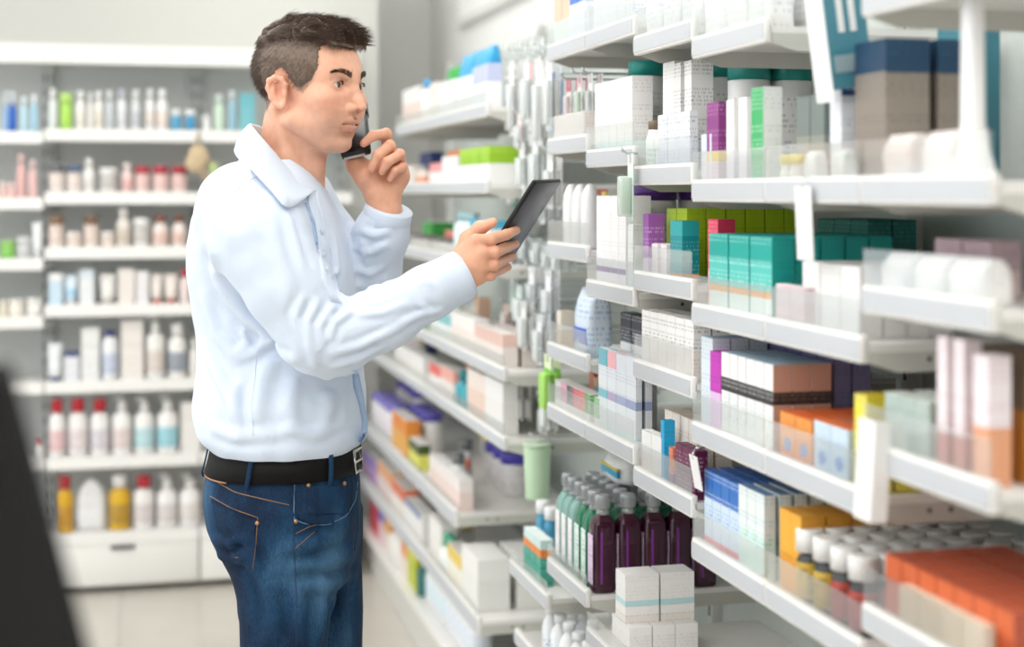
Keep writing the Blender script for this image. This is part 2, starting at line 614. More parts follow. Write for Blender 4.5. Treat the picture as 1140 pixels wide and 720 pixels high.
class SDF:
    def __init__(s, lo, hi, h):
        s.lo, s.h = np.array(lo, float), h
        s.n = np.ceil((np.array(hi) - s.lo) / h).astype(int) + 1
        s.ax = [(s.lo[i] + h * np.arange(s.n[i])).astype(np.float32) for i in range(3)]
        s.F = np.full(tuple(s.n), .2, np.float32)

    def region(s, lo, hi):
        sl = []
        for i in range(3):
            a = int(max(0, math.floor((lo[i] - s.lo[i]) / s.h)))
            b = int(min(s.n[i], math.ceil((hi[i] - s.lo[i]) / s.h) + 1))
            if b <= a:
                return None, None
            sl.append(slice(a, b))
        X = s.ax[0][sl[0]][:, None, None]; Y = s.ax[1][sl[1]][None, :, None]; Z = s.ax[2][sl[2]][None, None, :]
        return tuple(sl), (X, Y, Z)

    def comb(s, sl, d, k, op):
        A = s.F[sl]
        if op == 'sub':
            A2 = -A
        else:
            A2 = A
        if k > 0:
            hh = np.clip(.5 + .5 * (A2 - d) / k, 0, 1)
            r = A2 + (d - A2) * hh - k * hh * (1 - hh)
        else:
            r = np.minimum(A2, d)
        s.F[sl] = -r if op == 'sub' else r

    def cone(s, a, b, ra, rb, k=.01, op='add', squash=None):
        a, b = np.array(a, float), np.array(b, float)
        m = max(ra, rb) + k + 3 * s.h + (.03 if op == 'add' else 0)
        sl, G = s.region(np.minimum(a, b) - m, np.maximum(a, b) + m)
        if sl is None:
            return s
        ba = b - a
        L2 = max(1e-12, ba @ ba)
        X, Y, Z = G
        px, py, pz = X - a[0], Y - a[1], Z - a[2]
        t = np.clip((px * ba[0] + py * ba[1] + pz * ba[2]) / L2, 0, 1)
        d = np.sqrt((px - t * ba[0]) ** 2 + (py - t * ba[1]) ** 2 + (pz - t * ba[2]) ** 2) - (ra + (rb - ra) * t)
        s.comb(sl, d, k, op)
        return s

    def chain(s, pts, radii, k=.01, op='add'):
        for i in range(len(pts) - 1):
            s.cone(pts[i], pts[i + 1], radii[i], radii[i + 1], k, op)
        return s

    def ell(s, c, r, k=.01, op='add', R=None):
        c, r = np.array(c, float), np.array(r, float)
        m = r.max() + k + 3 * s.h + .03
        sl, G = s.region(c - m, c + m)
        if sl is None:
            return s
        X, Y, Z = (G[i] - c[i] for i in range(3))
        if R is not None:
            X, Y, Z = (R[0][i] * X + R[1][i] * Y + R[2][i] * Z for i in range(3))
        k0 = np.sqrt((X / r[0]) ** 2 + (Y / r[1]) ** 2 + (Z / r[2]) ** 2)
        k1 = np.sqrt((X / r[0] ** 2) ** 2 + (Y / r[1] ** 2) ** 2 + (Z / r[2] ** 2) ** 2)
        s.comb(sl, k0 * (k0 - 1) / np.maximum(k1, 1e-6), k, op)
        return s

    def rows(s, tab, k=.01, power=2.2, yaw=0.0, op='add'):
        """stack of horizontal sections: rows of (z, cx, cy, rx, ry)"""
        T = np.array(sorted(tab), float)
        m = .05
        lo = [(T[:, 1] - T[:, 3:5].max(1)).min() - m, (T[:, 2] - T[:, 3:5].max(1)).min() - m, T[0, 0] - m]
        hi = [(T[:, 1] + T[:, 3:5].max(1)).max() + m, (T[:, 2] + T[:, 3:5].max(1)).max() + m, T[-1, 0] + m]
        sl, (X, Y, Z) = s.region(lo, hi)
        z = Z[0, 0]
        zz = np.clip(z, T[0, 0], T[-1, 0])
        # smooth interpolation (Catmull-like through fine linear + blur)
        fz = np.linspace(T[0, 0], T[-1, 0], 400)
        cols = []
        for c in range(1, 5):
            v = np.interp(fz, T[:, 0], T[:, c])
            w = np.hanning(25); w /= w.sum()
            v = np.convolve(np.pad(v, 12, mode='edge'), w, 'valid')
            cols.append(np.interp(zz, fz, v).astype(np.float32))
        cx, cyy, rx, ry = (c[None, None, :] for c in cols)
        dx, dy = X - cx, Y - cyy
        ca, sa = math.cos(yaw), math.sin(yaw)
        u, v = dx * ca + dy * sa, -dx * sa + dy * ca
        d = ((np.abs(u / rx) ** power + np.abs(v / ry) ** power) ** (1 / power) - 1) * np.minimum(rx, ry)
        over = np.maximum(T[0, 0] - Z, Z - T[-1, 0])
        d = np.maximum(d, over)
        s.comb(sl, d.astype(np.float32), k, op)
        return s

    def fold(s, pts, w, amp, groove=.7):
        """soft crease: a raised ridge with a valley beside it along a polyline"""
        pts = [np.array(p, float) for p in pts]
        P = np.array(pts)
        m = 3.2 * w
        sl, (X, Y, Z) = s.region(P.min(0) - m, P.max(0) + m)
        if sl is None:
            return s
        best = None
        nseg = len(pts) - 1
        for i in range(nseg):
            a, b = pts[i], pts[i + 1]
            ba = b - a
            px, py, pz = X - a[0], Y - a[1], Z - a[2]
            t = np.clip((px * ba[0] + py * ba[1] + pz * ba[2]) / (ba @ ba), 0, 1)
            d = np.sqrt((px - t * ba[0]) ** 2 + (py - t * ba[1]) ** 2 + (pz - t * ba[2]) ** 2)
            f = (i + t) / nseg
            if best is None:
                best, bf = d, f
            else:
                sel = d < best
                best = np.where(sel, d, best); bf = np.where(sel, f, bf)
        taper = np.sqrt(np.clip(4 * bf * (1 - bf), 0, 1)) * .8 + .2
        g = np.exp(-(best / w) ** 2) - groove * np.exp(-((best - 1.7 * w) / w) ** 2) * .6
        s.F[sl] -= (1.7 * amp * taper * g).astype(np.float32)
        return s

    def mesh(s):
        return surface_nets(s.F, s.lo, s.h)


# ------------------------------------------------------------------ the man
ZM = 2.79
XC0 = (320 - 570) / FPX * ZM


def P(px, py, ly=0.0):
    """the photograph's pixel at ly metres beyond the man's plane, in the man's own frame (x to his front, y away, z up)"""
    z = ZM + ly
    return np.array([(px - 570) / FPX * z - XC0, ly, EYE - (py - HORIZ) / FPX * z])


CAML = np.array([-XC0, -ZM, EYE])
org = Vector((ZM * ST + XC0 * CT, ZM * CT - XC0 * ST, 0))
man = thing('person', 'man in pale blue shirt and jeans phoning while holding a tablet', 'person', org, -TH)


def mesh_np(name, V, Fc, mats, smooth=True, mi=None):
    me = bpy.data.meshes.new(name)
    me.from_pydata(V.tolist(), [], Fc.tolist())
    for m in (mats if isinstance(mats, (list, tuple)) else [mats]):
        me.materials.append(m)
    me.polygons.foreach_set('use_smooth', [smooth] * len(me.polygons))
    if mi is not None:
        me.polygons.foreach_set('material_index', mi)
    me.update()
    return me


# ---------------- head, in head coordinates (f forward, l left, u up from eye level)
PHI = math.radians(61)
HS = 1.06
fw = np.array([math.sin(PHI), -math.cos(PHI), 0.0])
lf = np.array([math.cos(PHI), math.sin(PHI), 0.0])
up_ = np.array([0, 0, 1.0])
PITCH = math.radians(2.0)
fw, up_ = fw * math.cos(PITCH) - up_ * math.sin(PITCH), up_ * math.cos(PITCH) + fw * math.sin(PITCH)
HC = P(344, 95.5, 0.0)


def H2L(V):
    V = np.array(V, float)
    u = V[..., 2].copy()
    V[..., 0] -= .0115 * np.clip((-u - .048) / .034, 0, 1) * np.clip((V[..., 0] - .03) / .04, 0, 1)
    V[..., 2] = V[..., 2] - .004 * np.clip((-u - .08) / .03, 0, 1)
    u = V[..., 2].copy()
    V[..., 2] = np.where(u < 0, u * .915, np.where(u > .03, .03 + (u - .03) * .82, u))
    return HC + HS * (V[..., 0:1] * fw + V[..., 1:2] * lf + V[..., 2:3] * up_)


def both(fn):
    for sg in (-1, 1):
        fn(sg)


def skull(S):
    S.ell((-.002, 0, .034), (.094, .0755, .082), 0)
    S.ell((.028, 0, .018), (.061, .063, .064), .02)


hd = SDF((-.125, -.105, -.20), (.140, .105, .14), .0017)
skull(hd)
hd.ell((.040, 0, -.040), (.054, .058, .070), .03)
both(lambda s: hd.cone((.010, s * .057, -.066), (.066, s * .023, -.101),   .0185, .015, .02))
hd.cone((.020, 0, -.070), (.062, 0, -.088), .036, .026, .025)
hd.ell((.082, 0, -.105), (.0155, .020, .0140), .014)
both(lambda s: hd.ell((.064, s * .045, -.028), (.021, .019, .017), .022))            # cheekbones
both(lambda s: hd.ell((.066, s * .032, -.062), (.022, .020, .026), .022))            # cheeks
hd.ell((.078, 0, -.068), (.0190, .030, .023), .018)                                   # muzzle
hd.cone((.082, 0, .020), (.087, 0, .014), .014, .012, .014)
both(lambda s: hd.cone((.080, s * .014, .0175), (.062, s * .044, .0165), .0105, .009, .014))    # brow ridge
both(lambda s: hd.ell((.0915, s * .0325, -.001), (.0110, .0180, .0110), .012, 'sub'))   # eye sockets
both(lambda s: hd.ell((.0730, s * .0315, -.0005), (.0142, .0150, .0138), .005))        # lids over the eyeballs
hd.chain([(.088, 0, .012), (.0950, 0, -.010), (.1050, 0, -.028), (.1125, 0, -.0390)], [.0074, .0068, .0073, .0076], .010)
both(lambda s: hd.ell((.0975, s * .0115, -.0425), (.0105, .0066, .0070), .006))
both(lambda s: hd.ell((.1000, s * .0066, -.0490), (.0048, .0030, .0024), .003, 'sub'))
# lips
up_l = [(.0985, 0, -.0655), (.0968, .008, -.0645), (.0900, .022, -.0680), (.0775, .0365, -.0698)]
lo_l = [(.0972, 0, -.0790), (.0948, .010, -.0787), (.0880, .022, -.0757), (.0775, .0355, -.0703)]
both(lambda s: hd.chain([(a, s * b, c) for a, b, c in up_l], [.0060, .0060, .0050, .0022], .005))
both(lambda s: hd.chain([(a, s * b, c) for a, b, c in lo_l], [.0074, .0070, .0054, .0022], .005))
both(lambda s: hd.chain([(.1045, 0, -.0718), (.1015, s * .010, -.0715), (.0945, s * .021, -.0718), (.0815, s * .0365, -.0700)], [.0015, .0015, .0015, .0010], .0022, 'sub'))
hd.cone((.1010, 0, -.0545), (.1000, 0, -.064), .0015, .002, .006, 'sub')              # philtrum
hd.ell((.0965, 0, -.0925), (.005, .016, .004), .010, 'sub')
# eye openings
for s in (-1, 1):
    for q in np.linspace(-1, 1, 9):
        hh = .0054 * (1 - abs(q) ** 2.2) + .0006
        th = q * .62
        c = np.array([.0730 + .0150 * math.cos(th) * 1.0, s * .0315 + .0158 * math.sin(th) * 1.0, -.0004 + (.0006 * q * s)])
        hd.ell(c, (.0062, .0030, hh), .0012, 'sub')
# ears
def ear(s):
    base = lambda f, u, o: (f * .9, s * (.0725 + o * .9 + .10 * max(0, -f + .01)), u * .9 - .012)
    hd.ell(base(-.006, -.010, .001), (.016, .0055, .027), .004)
    pts = [base(.006, -.004, .003), base(.009, .010, .005), base(.004, .0205, .009), base(-.008, .0235, .012), base(-.0195, .017, .013), base(-.0225, .002, .012), base(-.0165, -.016, .010), base(-.006, -.030, .006), base(.003, -.0345, .004), base(.006, -.027, .003)]
    hd.chain(pts, [.0035, .004, .0042, .0045, .0046, .0043, .0042, .0052, .0050, .004], .004)
    hd.ell(base(-.003, -.007, .0085), (.0085, .0055, .0125), .004, 'sub')
    hd.chain([base(-.013, .010, .0075), base(-.015, -.004, .0085), base(-.009, -.019, .0065)], [.003, .0034, .003], .004)
    hd.ell(base(.0065, -.008, .004), (.0045, .004, .006), .004)
both(ear)
# neck (in head space), with sternomastoid and larynx
hd.cone((-.026, 0, -.045), (-.048, -.0, -.20), .052, .056, .022)
hd.cone((.006, 0, -.115), (-.012, 0, -.20), .028, .033, .025)
both(lambda s: hd.chain([(-.028, s * .055, -.050), (-.008, s * .040, -.13), (.012, s * .016, -.20)], [.012, .0125, .011], .014))
hd.ell((.024, 0, -.150), (.009, .009, .013), .016)
Vh, Fh = hd.mesh()

# colour painted on the skin, crease shade included: lips, stubble, cropped hair over the scalp, flush
HAIRLINE = [(.045, -.006), (.054, .004), (.063, .030), (.058, .070), (.072, .090), (.095, .094), (.13, .2), (-.2, .2), (-.2, -.052), (-.075, -.056), (-.050, -.050), (-.034, -.028), (-.026, .002), (-.018, .020), (-.006, .0275), (.008, .020), (.016, .004), (.024, -.012), (.036, -.018)]


def in_poly(f, u, poly):
    r = np.zeros(f.shape, bool)
    n = len(poly)
    for i in range(n):
        (x1, y1), (x2, y2) = poly[i], poly[(i + 1) % n]
        c = ((y1 > u) != (y2 > u))
        xi = (x2 - x1) * (u - y1) / ((y2 - y1) if y2 != y1 else 1e-9) + x1
        r ^= c & (f < xi)
    return r


def poly_dist(f, u, poly):
    d = np.full(f.shape, 1.0)
    for i in range(len(poly)):
        a, b = np.array(poly[i]), np.array(poly[(i + 1) % len(poly)])
        ba = b - a
        t = np.clip(((f - a[0]) * ba[0] + (u - a[1]) * ba[1]) / (ba @ ba), 0, 1)
        d = np.minimum(d, np.hypot(f - a[0] - t * ba[0], u - a[1] - t * ba[1]))
    return np.where(in_poly(f, u, poly), -d, d)


SK = np.array(lin('#e6b094'))


def head_colour(V):
    f, l, u = V[:, 0], V[:, 1], V[:, 2]
    c = np.repeat(SK[None], len(V), 0)

    def mixc(col, w):
        nonlocal c
        w = np.clip(w, 0, 1)[:, None]
        c = c * (1 - w) + np.array(lin(col))[None] * w
    g = lambda p, r: np.exp(-(((V - np.array(p)) / np.array(r)) ** 2).sum(1))
    for s in (-1, 1):
        mixc('#d98a70', .45 * g((.075, s * .045, -.035), (.03, .025, .022)))
        mixc('#dd8e74', .5 * g((-.008, s * .08, -.005), (.02, .014, .03)))
    mixc('#dc8f72', .45 * g((.108, 0, -.042), (.014, .014, .014)))
    # stubble
    st = np.clip((-.040 - u) / .05, 0, 1) * np.clip((f - .0) / .05, 0, 1) * np.clip((u + .135) / .02, 0, 1)
    mixc('#b98d76', .34 * st)
    # lips
    def near(chain, r):
        d = np.full(len(V), 1.0)
        for s in (-1, 1):
            pp = [np.array((a, s * b, e)) for a, b, e in chain]
            for a, b in zip(pp[:-1], pp[1:]):
                ba = b - a
                t = np.clip(((V - a) @ ba) / (ba @ ba), 0, 1)
                d = np.minimum(d, np.linalg.norm(V - a - t[:, None] * ba, axis=1))
        return np.clip((r - d) / .0018, 0, 1)
    mixc('#cb7a68', .62 * np.maximum(near(up_l[:3], .0076), near(lo_l[:3], .0091)))
    mixc('#7b4038', .5 * near([(.1005, 0, -.0718), (.0975, .010, -.0715), (.0905, .021, -.0718), (.080, .0360, -.0700)], .0028))  # crease shade painted along the parting of the lips
    mixc('#b98068', .5 * (np.exp(-((u - .008) / .004) ** 2) * np.clip((f - .06) / .01, 0, 1) * (np.abs(np.abs(l) - .032) < .016)))  # darker band painted as the shade of the upper lid crease
    # cropped hair over the scalp
    d = poly_dist(f, u, HAIRLINE)
    mixc('#5d4a3e', .80 * np.clip((.003 - d) / .010, 0, 1) * (np.abs(l) < .082) * (f < .11))
    return c


def skin_material():
    m, nt, b = node_mat('skin')
    at = nt.nodes.new('ShaderNodeAttribute')
    at.attribute_name = 'tone'
    nz = nt.nodes.new('ShaderNodeTexNoise')
    nz.inputs['Scale'].default_value = 240
    tc = nt.nodes.new('ShaderNodeTexCoord')
    nt.links.new(tc.outputs['Object'], nz.inputs['Vector'])
    n2 = nt.nodes.new('ShaderNodeTexNoise')
    n2.inputs['Scale'].default_value = 75
    n2.inputs['Detail'].default_value = 6
    nt.links.new(tc.outputs['Object'], n2.inputs['Vector'])
    mr = nt.nodes.new('ShaderNodeMapRange')
    mr.inputs[3].default_value = .84
    mr.inputs[4].default_value = 1.16
    nt.links.new(n2.outputs[0], mr.inputs[0])
    vm = nt.nodes.new('ShaderNodeVectorMath')
    vm.operation = 'SCALE'
    nt.links.new(at.outputs['Color'], vm.inputs[0])
    nt.links.new(mr.outputs[0], vm.inputs['Scale'])
    nt.links.new(vm.outputs[0], b.inputs['Base Color'])
    b.inputs['Roughness'].default_value = .48
    b.inputs['Subsurface Weight'].default_value = .08
    b.inputs['Subsurface Radius'].default_value = (.008, .003, .0015)
    bp = nt.nodes.new('ShaderNodeBump')
    bp.inputs['Strength'].default_value = .18
    bp.inputs['Distance'].default_value = .0006
    nt.links.new(nz.outputs[0], bp.inputs['Height'])
    nt.links.new(bp.outputs[0], b.inputs['Normal'])
    return m


skin_m = skin_material()
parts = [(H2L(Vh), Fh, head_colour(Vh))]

# ---------------- right hand (holds the tablet), in the man's frame
TBL_N0, TBL_N1 = P(594.5, 201, -.125), P(622.5, 201.5, -.02)       # top edge, near and far corner
TBL_D = P(544.5, 281, -.083) - TBL_N0                              # direction down the near edge
dn = TBL_D / np.linalg.norm(TBL_D)
wd = TBL_N1 - TBL_N0
wd = wd - dn * (wd @ dn)
wdn = wd / np.linalg.norm(wd)
nb = np.cross(dn, wdn)
if nb[0] < 0:
    nb = -nb                                                        # normal of the back, to the right and towards the camera


def on_back(px, py, off):
    """point where the sight line through the pixel meets the tablet's back, lifted by off"""
    d = P(px, py, 0) - CAML
    t = ((TBL_N0 + nb * (.0045 + off) - CAML) @ nb) / (d @ nb)
    return CAML + d * t


rh = SDF(P(498, 335, -.12) + np.array([-.02, -.10, -.03]), P(590, 235, -.12) + np.array([.03, .13, .03]), .0016)
WR = P(512, 306, -.125)
K = [P(530, 268, -.150), P(537, 282, -.155), P(537, 296, -.150), P(533, 309, -.140)]
rh.chain([P(490, 322, -.125), WR, P(522, 295, -.128)], [.029, .0275, .026], .012)
for k_, q in zip(K, (P(515, 290, -.13), P(517, 297, -.135), P(517, 304, -.13), P(514, 311, -.122))):
    rh.cone(q, k_, .019, .0125, .016)
rh.ell(P(520, 288, -.115), (.026, .020, .028), .016)
fing = [
    (K[0], P(547, 266.5, -.146), on_back(564, 261, .0112), on_back(574.5, 256.5, .0088)),
    (K[1], P(551, 281, -.150), on_back(565, 275, .011), on_back(574, 271.5, .0086)),
    (K[2], P(550, 294.5, -.147), on_back(562.5, 288.5, .0105), on_back(570.5, 285, .0083)),
    (K[3], P(546, 306.5, -.138), on_back(558, 300.5, .0098), on_back(566, 297, .0076)),
]
for j, (a, b_, c_, d_) in enumerate(fing):
    r = [.0108, .0106, .0102, .0090][j]
    rh.chain([a, b_, c_, d_], [r * 1.08, r * .98, r * .88, r * .72], .0028)
    rh.ell(b_, (r * 1.03,) * 3, .003)
# thumb, over the screen side of the near edge
rh.chain([P(514, 292, -.118), P(521, 266, -.112), P(534, 254, -.120), P(549, 247.5, -.128)], [.017, .0138, .0112, .0080], .010)
Vr, Fr = rh.mesh()

# ---------------- left hand (phone at the far ear)
lh = SDF(P(372, 260, .03) + np.array([-.02, -.07, -.03]), P(458, 130, .03) + np.array([.02, .09, .03]), .0016)
lh.chain([P(436, 262, .05), P(430, 234, .045), P(424, 214, .045)], [.027, .0265, .027], .012)
lh.chain([P(426, 222, .05), P(436, 192, .062), P(434, 172, .070)], [.024, .023, .016], .014)
lh.chain([P(430, 222, .05), P(443, 196, .055), P(443, 180, .060)], [.022, .019, .014], .014)
lh.chain([P(420, 216, .04), P(408, 196, .040), P(398, 184, .050), P(388, 172, .066)], [.022, .021, .017, .013], .016)   # thenar and thumb behind the phone
lh.ell(P(419, 196, .055), (.026, .022, .026), .016)
lfing = [
    ([P(432, 170, .064), P(430, 149, .040), P(415.5, 151, .012), P(405, 159.5, -.002)], .0100),
    ([P(438, 174, .056), P(434, 162.5, .022), P(420.5, 173, .000), P(413.5, 188, .000)], .0102),
    ([P(445, 180, .050), P(445, 172, .022), P(431.5, 180, .000), P(425.5, 191, .004)], .0096),
    ([P(447, 190, .046), P(448, 186, .024), P(440, 190, .010), P(434, 199, .014)], .0082),
]
for pts, r in lfing:
    lh.chain(pts, [r * 1.15, r * 1.02, r * .95, r * .74], .0028)
    lh.ell(pts[1], (r * 1.06,) * 3, .003)
Vl, Fl_ = lh.mesh()


def hand_colour(V, tips, knk):
    c = np.repeat(np.array(lin('#e4aa8c'))[None], len(V), 0)
    for pts, col, w, r in ((tips, '#d98672', .45, .010), (knk, '#d68a70', .4, .011)):
        for p in pts:
            g = np.exp(-((np.linalg.norm(V - p, axis=1)) / r) ** 2) * w
            c = c * (1 - g[:, None]) + np.array(lin(col)) * g[:, None]
    return c


parts.append((Vr, Fr, hand_colour(Vr, [f[3] for f in fing], [f[1] for f in fing] + K)))
parts.append((Vl, Fl_, hand_colour(Vl, [p[0][3] for p in lfing], [p[0][1] for p in lfing])))

# ---------------- trunk, arms and legs under the clothes (coarser)
SH_R, EL_R = P(272, 232, -.165), P(362, 378, -.175)
SH_L, EL_L, WR_L = P(335, 228, .20), P(405, 335, .13), P(431, 238, .045)
KN_R, AN_R = P(318, 800, -.095), P(322, 1085, -.095)
KN_L, AN_L = P(372, 800, .085), P(368, 1085, .10)
bd = SDF((-.32, -.36, .0), (.36, .36, 1.62), .010)
bd.rows([(P(0, y)[2], (P(a, y)[0] + P(b, y)[0]) / 2, c, (P(b, y)[0] - P(a, y)[0]) / 2 - .012, w) for y, a, b, c, w in [
    (205, 275, 330, .01, .07), (222, 262, 352, .015, .15), (250, 246, 368, .02, .185), (300, 240, 378, .03, .15), (360, 240, 380, .025, .13), (420, 242, 385, .015, .13), (490, 246, 390, .01, .15), (545, 240, 394, .005, .16), (590, 250, 394, .005, .16)]], .02, 2.2, -.2)
bd.chain([P(306, 185, 0), P(300, 225, .01)], [.045, .06], .03)
bd.chain([SH_R, EL_R, WR], [.052, .040, .027], .03)
bd.chain([SH_L, EL_L, WR_L], [.052, .040, .026], .03)
bd.chain([P(300, 575, -.08), KN_R, AN_R], [.075, .052, .036], .03)
bd.chain([P(338, 575, .08), KN_L, AN_L], [.075, .052, .036], .03)
Vb, Fb = bd.mesh()
parts.append((Vb, Fb, np.repeat(SK[None], len(Vb), 0)))
V = np.concatenate([p[0] for p in parts])
offs = np.cumsum([0] + [len(p[0]) for p in parts])
Fa = np.concatenate([p[1] + offs[i] for i, p in enumerate(parts)])
Ca = np.concatenate([p[2] for p in parts])
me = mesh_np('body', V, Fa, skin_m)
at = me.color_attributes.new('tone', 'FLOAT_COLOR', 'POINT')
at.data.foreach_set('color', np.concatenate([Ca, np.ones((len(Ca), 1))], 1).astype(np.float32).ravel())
body = link('body', me, man)

# ---------------- eyes
for s in (-1, 1):
    mb = MB()
    n = 20
    g = np.array([.97, .10, .02]); g /= np.linalg.norm(g)            # gaze, towards the shelves
    e1 = np.cross([0, 0, 1], g); e1 /= np.linalg.norm(e1)
    e2 = np.cross(g, e1)
    angs = [.0, .16, .18, .42, .46, .8, 1.2, 1.8, 2.6, 3.14]
    for a in angs:
        for i in range(n):
            t = 2 * math.pi * i / n
            r = .0126 + (.0004 if a < .5 else 0)
            p = np.array([.0730, s * .0315, -.0005]) + r * (math.cos(a) * g + math.sin(a) * (math.cos(t) * e1 + math.sin(t) * e2))
            mb.v.append(tuple(H2L(p)))
    for j in range(len(angs) - 1):
        m_ = 0 if angs[j + 1] <= .18 else (1 if angs[j + 1] <= .43 else (2 if angs[j + 1] < .47 else 3))
        for i in range(n):
            mb.face((j * n + i, j * n + (i + 1) % n, (j + 1) * n + (i + 1) % n, (j + 1) * n + i), m_, True)
    mb.build('eye', [mat('#0b0908', .08, coat=1), mat('#5a4534', .1, coat=1, grain=.3, scale=900), mat('#2b211b', .1, coat=1), mat('#e9e4e0', .12, coat=1)], body)

# ---------------- hair
hr = SDF((-.13, -.10, -.08), (.145, .10, .165), .0018)
skull(hr)
X, Y, Z = hr.ax[0][:, None, None], hr.ax[1][None, :, None], hr.ax[2][None, None, :]
thick = .0028 + .0135 * np.clip((Z - .070) / .035, 0, 1) + .004 * np.clip((-X - .03) / .05, 0, 1) * np.clip((Z + .03) / .05, 0, 1)
d2 = poly_dist(np.broadcast_to(X, (hr.n[0], 1, hr.n[2]))[:, 0, :], np.broadcast_to(Z, (hr.n[0], 1, hr.n[2]))[:, 0, :], HAIRLINE).astype(np.float32)
thick = thick * np.clip(.15 - d2[:, None, :] / .016, 0, 1) + .0006
hr.F -= thick.astype(np.float32)
# combed mass on top, swept forward into a quiff
for l0, a in ((-.040, 0), (-.022, .3), (-.004, .5), (.014, .6), (.032, .4), (.046, .2)):
    hr.chain([(-.055, l0 * .9, .108), (-.01, l0, .123), (.036, l0, .117 + .004 * a), (.066, l0 * 1.0, .100 + .004 * a), (.084, l0 * .95 - .004, .067 + .006 * a)], [.009, .011, .0125, .0115, .0065], .010)
hr.chain([(-.06, -.05, .085), (-.01, -.058, .098), (.035, -.056, .100), (.062, -.050, .090)], [.009, .010, .010, .007], .012)
# the hairline mask lets the quiff overhang the forehead
over = np.where((X > .05) & (Z > .088 - .50 * np.clip(X - .055, 0, 1)), -.02, 1.0)
mask = np.minimum(d2[:, None, :] * 1.0, over).astype(np.float32)
mask = np.broadcast_to(mask, hr.F.shape)
mask = mask + (.0022 * np.sin(X * 420 + 9 * np.sin(Z * 130)) * np.sin(Z * 380 + Y * 150)).astype(np.float32)
hr.F = np.maximum(hr.F, mask)
wv_ = (np.sin(Y * 420 + 7 * np.sin(X * 38 + Z * 22)) * .0017 + np.sin(Y * 190 - X * 70 + Z * 90) * .0020) * np.clip((Z - .06) / .04, 0, 1)
hr.F += wv_.astype(np.float32)
Vq, Fq = hr.mesh()


def hair_material(name, c0, c1):
    m, nt, b = node_mat(name)
    tc = nt.nodes.new('ShaderNodeTexCoord')
    nz = nt.nodes.new('ShaderNodeTexNoise')
    nz.inputs['Scale'].default_value = 160
    nz.inputs['Detail'].default_value = 4
    nt.links.new(tc.outputs['Object'], nz.inputs['Vector'])
    mx = nt.nodes.new('ShaderNodeMix'); mx.data_type = 'RGBA'
    mx.inputs[6].default_value = (*lin(c0), 1); mx.inputs[7].default_value = (*lin(c1), 1)
    nt.links.new(nz.outputs[0], mx.inputs[0])
    nt.links.new(mx.outputs[2], b.inputs['Base Color'])
    b.inputs['Roughness'].default_value = .45
    return m


hair_m = hair_material('brown_hair', '#2a1f19', '#674f3e')
brow_m = hair_material('brow_hair', '#4d3a2e', '#735b49')
crop_m = hair_material('cropped_hair', '#44352c', '#85705f')
# crown uses the darker brown, the cropped sides the lighter one
cen = Vq[Fq].mean(1)
top_ = (cen[:, 2] + np.random.default_rng(3).normal(0, .006, len(cen)) > .078) | (cen[:, 0] + np.random.default_rng(4).normal(0, .008, len(cen)) < -.065)
hair = link('hair', mesh_np('hair', H2L(Vq), Fq, [hair_m, crop_m], True, np.where(top_, 0, 1)), man)


def strands(name, roots, dirs, lens, r0, m, parent, curl=None, segs=3):
    n = len(roots)
    pts = [roots]
    d = dirs.copy()
    for k in range(segs):
        if curl is not None:
            d = d + curl / segs
            d /= np.linalg.norm(d, axis=1, keepdims=True)
        pts.append(pts[-1] + d * (lens / segs)[:, None])
    ref = np.tile(np.array([[.3, .5, .8]]), (n, 1))
    a = np.cross(dirs, ref); a /= np.linalg.norm(a, axis=1, keepdims=True)
    b = np.cross(dirs, a)
    VV, FF = [], []
    for k, p in enumerate(pts):
        rr = r0 * (1 - .85 * k / segs)
        for q in range(3):
            t = 2 * math.pi * q / 3
            VV.append(p + rr * (math.cos(t) * a + math.sin(t) * b))
    VV = np.stack(VV, 1)                                            # n, (segs+1)*3, 3
    base = (np.arange(n) * VV.shape[1])[:, None]
    for k in range(segs):
        for q in range(3):
            i = [k * 3 + q, k * 3 + (q + 1) % 3, k * 3 + 3 + (q + 1) % 3, k * 3 + 3 + q]
            FF.append(base + np.array([i]))
    me = mesh_np(name, VV.reshape(-1, 3), np.concatenate(FF), m)
    return tag(link(name, me, parent), kind='stuff')


rng = np.random.default_rng(5)


def sample(Vv, Ff, sel, n):
    tri = Ff[sel]
    A, B_, C_ = Vv[tri[:, 0]], Vv[tri[:, 1]], Vv[tri[:, 2]]
    nr = np.cross(B_ - A, Vv[tri[:, 3]] - A)
    ar = np.linalg.norm(nr, axis=1)
    i = rng.choice(len(tri), n, p=ar / ar.sum())
    w = rng.random((n, 2))
    p = A[i] + (B_ - A)[i] * w[:, :1] + (Vv[tri[:, 3]] - A)[i] * w[:, 1:]
    return p, nr[i] / np.maximum(ar[i], 1e-12)[:, None]


def local_dirs(D):
    return D[:, :1] * fw + D[:, 1:2] * lf + D[:, 2:] * up_


# outward orientation check for sampled normals
def outward(p, nn):
    s_ = np.sign((nn * (p - np.array([0, 0, .02]))).sum(1))
    return nn * s_[:, None]


p, nn = sample(Vq, Fq, cen[:, 2] > .080, 6500)
nn = outward(p, nn)
D = .35 * nn + np.array([[.9, .05, .10]]) + rng.normal(0, .16, (len(p), 3))
D /= np.linalg.norm(D, axis=1, keepdims=True)
ln = rng.uniform(.010, .024, len(p))
strands('top_strands', H2L(p - nn * .001), local_dirs(D), ln * HS, .00042, hair_m, hair, curl=local_dirs(np.tile([[.1, 0, -.25]], (len(p), 1))))
p, nn = sample(Vq, Fq, (cen[:, 2] < .085), 9000)
nn = outward(p, nn)
D = .42 * nn + np.array([[-.45, 0, -.75]]) + rng.normal(0, .18, (len(p), 3))
D /= np.linalg.norm(D, axis=1, keepdims=True)
strands('side_strands', H2L(p - nn * .001), local_dirs(D), rng.uniform(.005, .012, len(p)) * HS, .00034, crop_m, hair, segs=2)
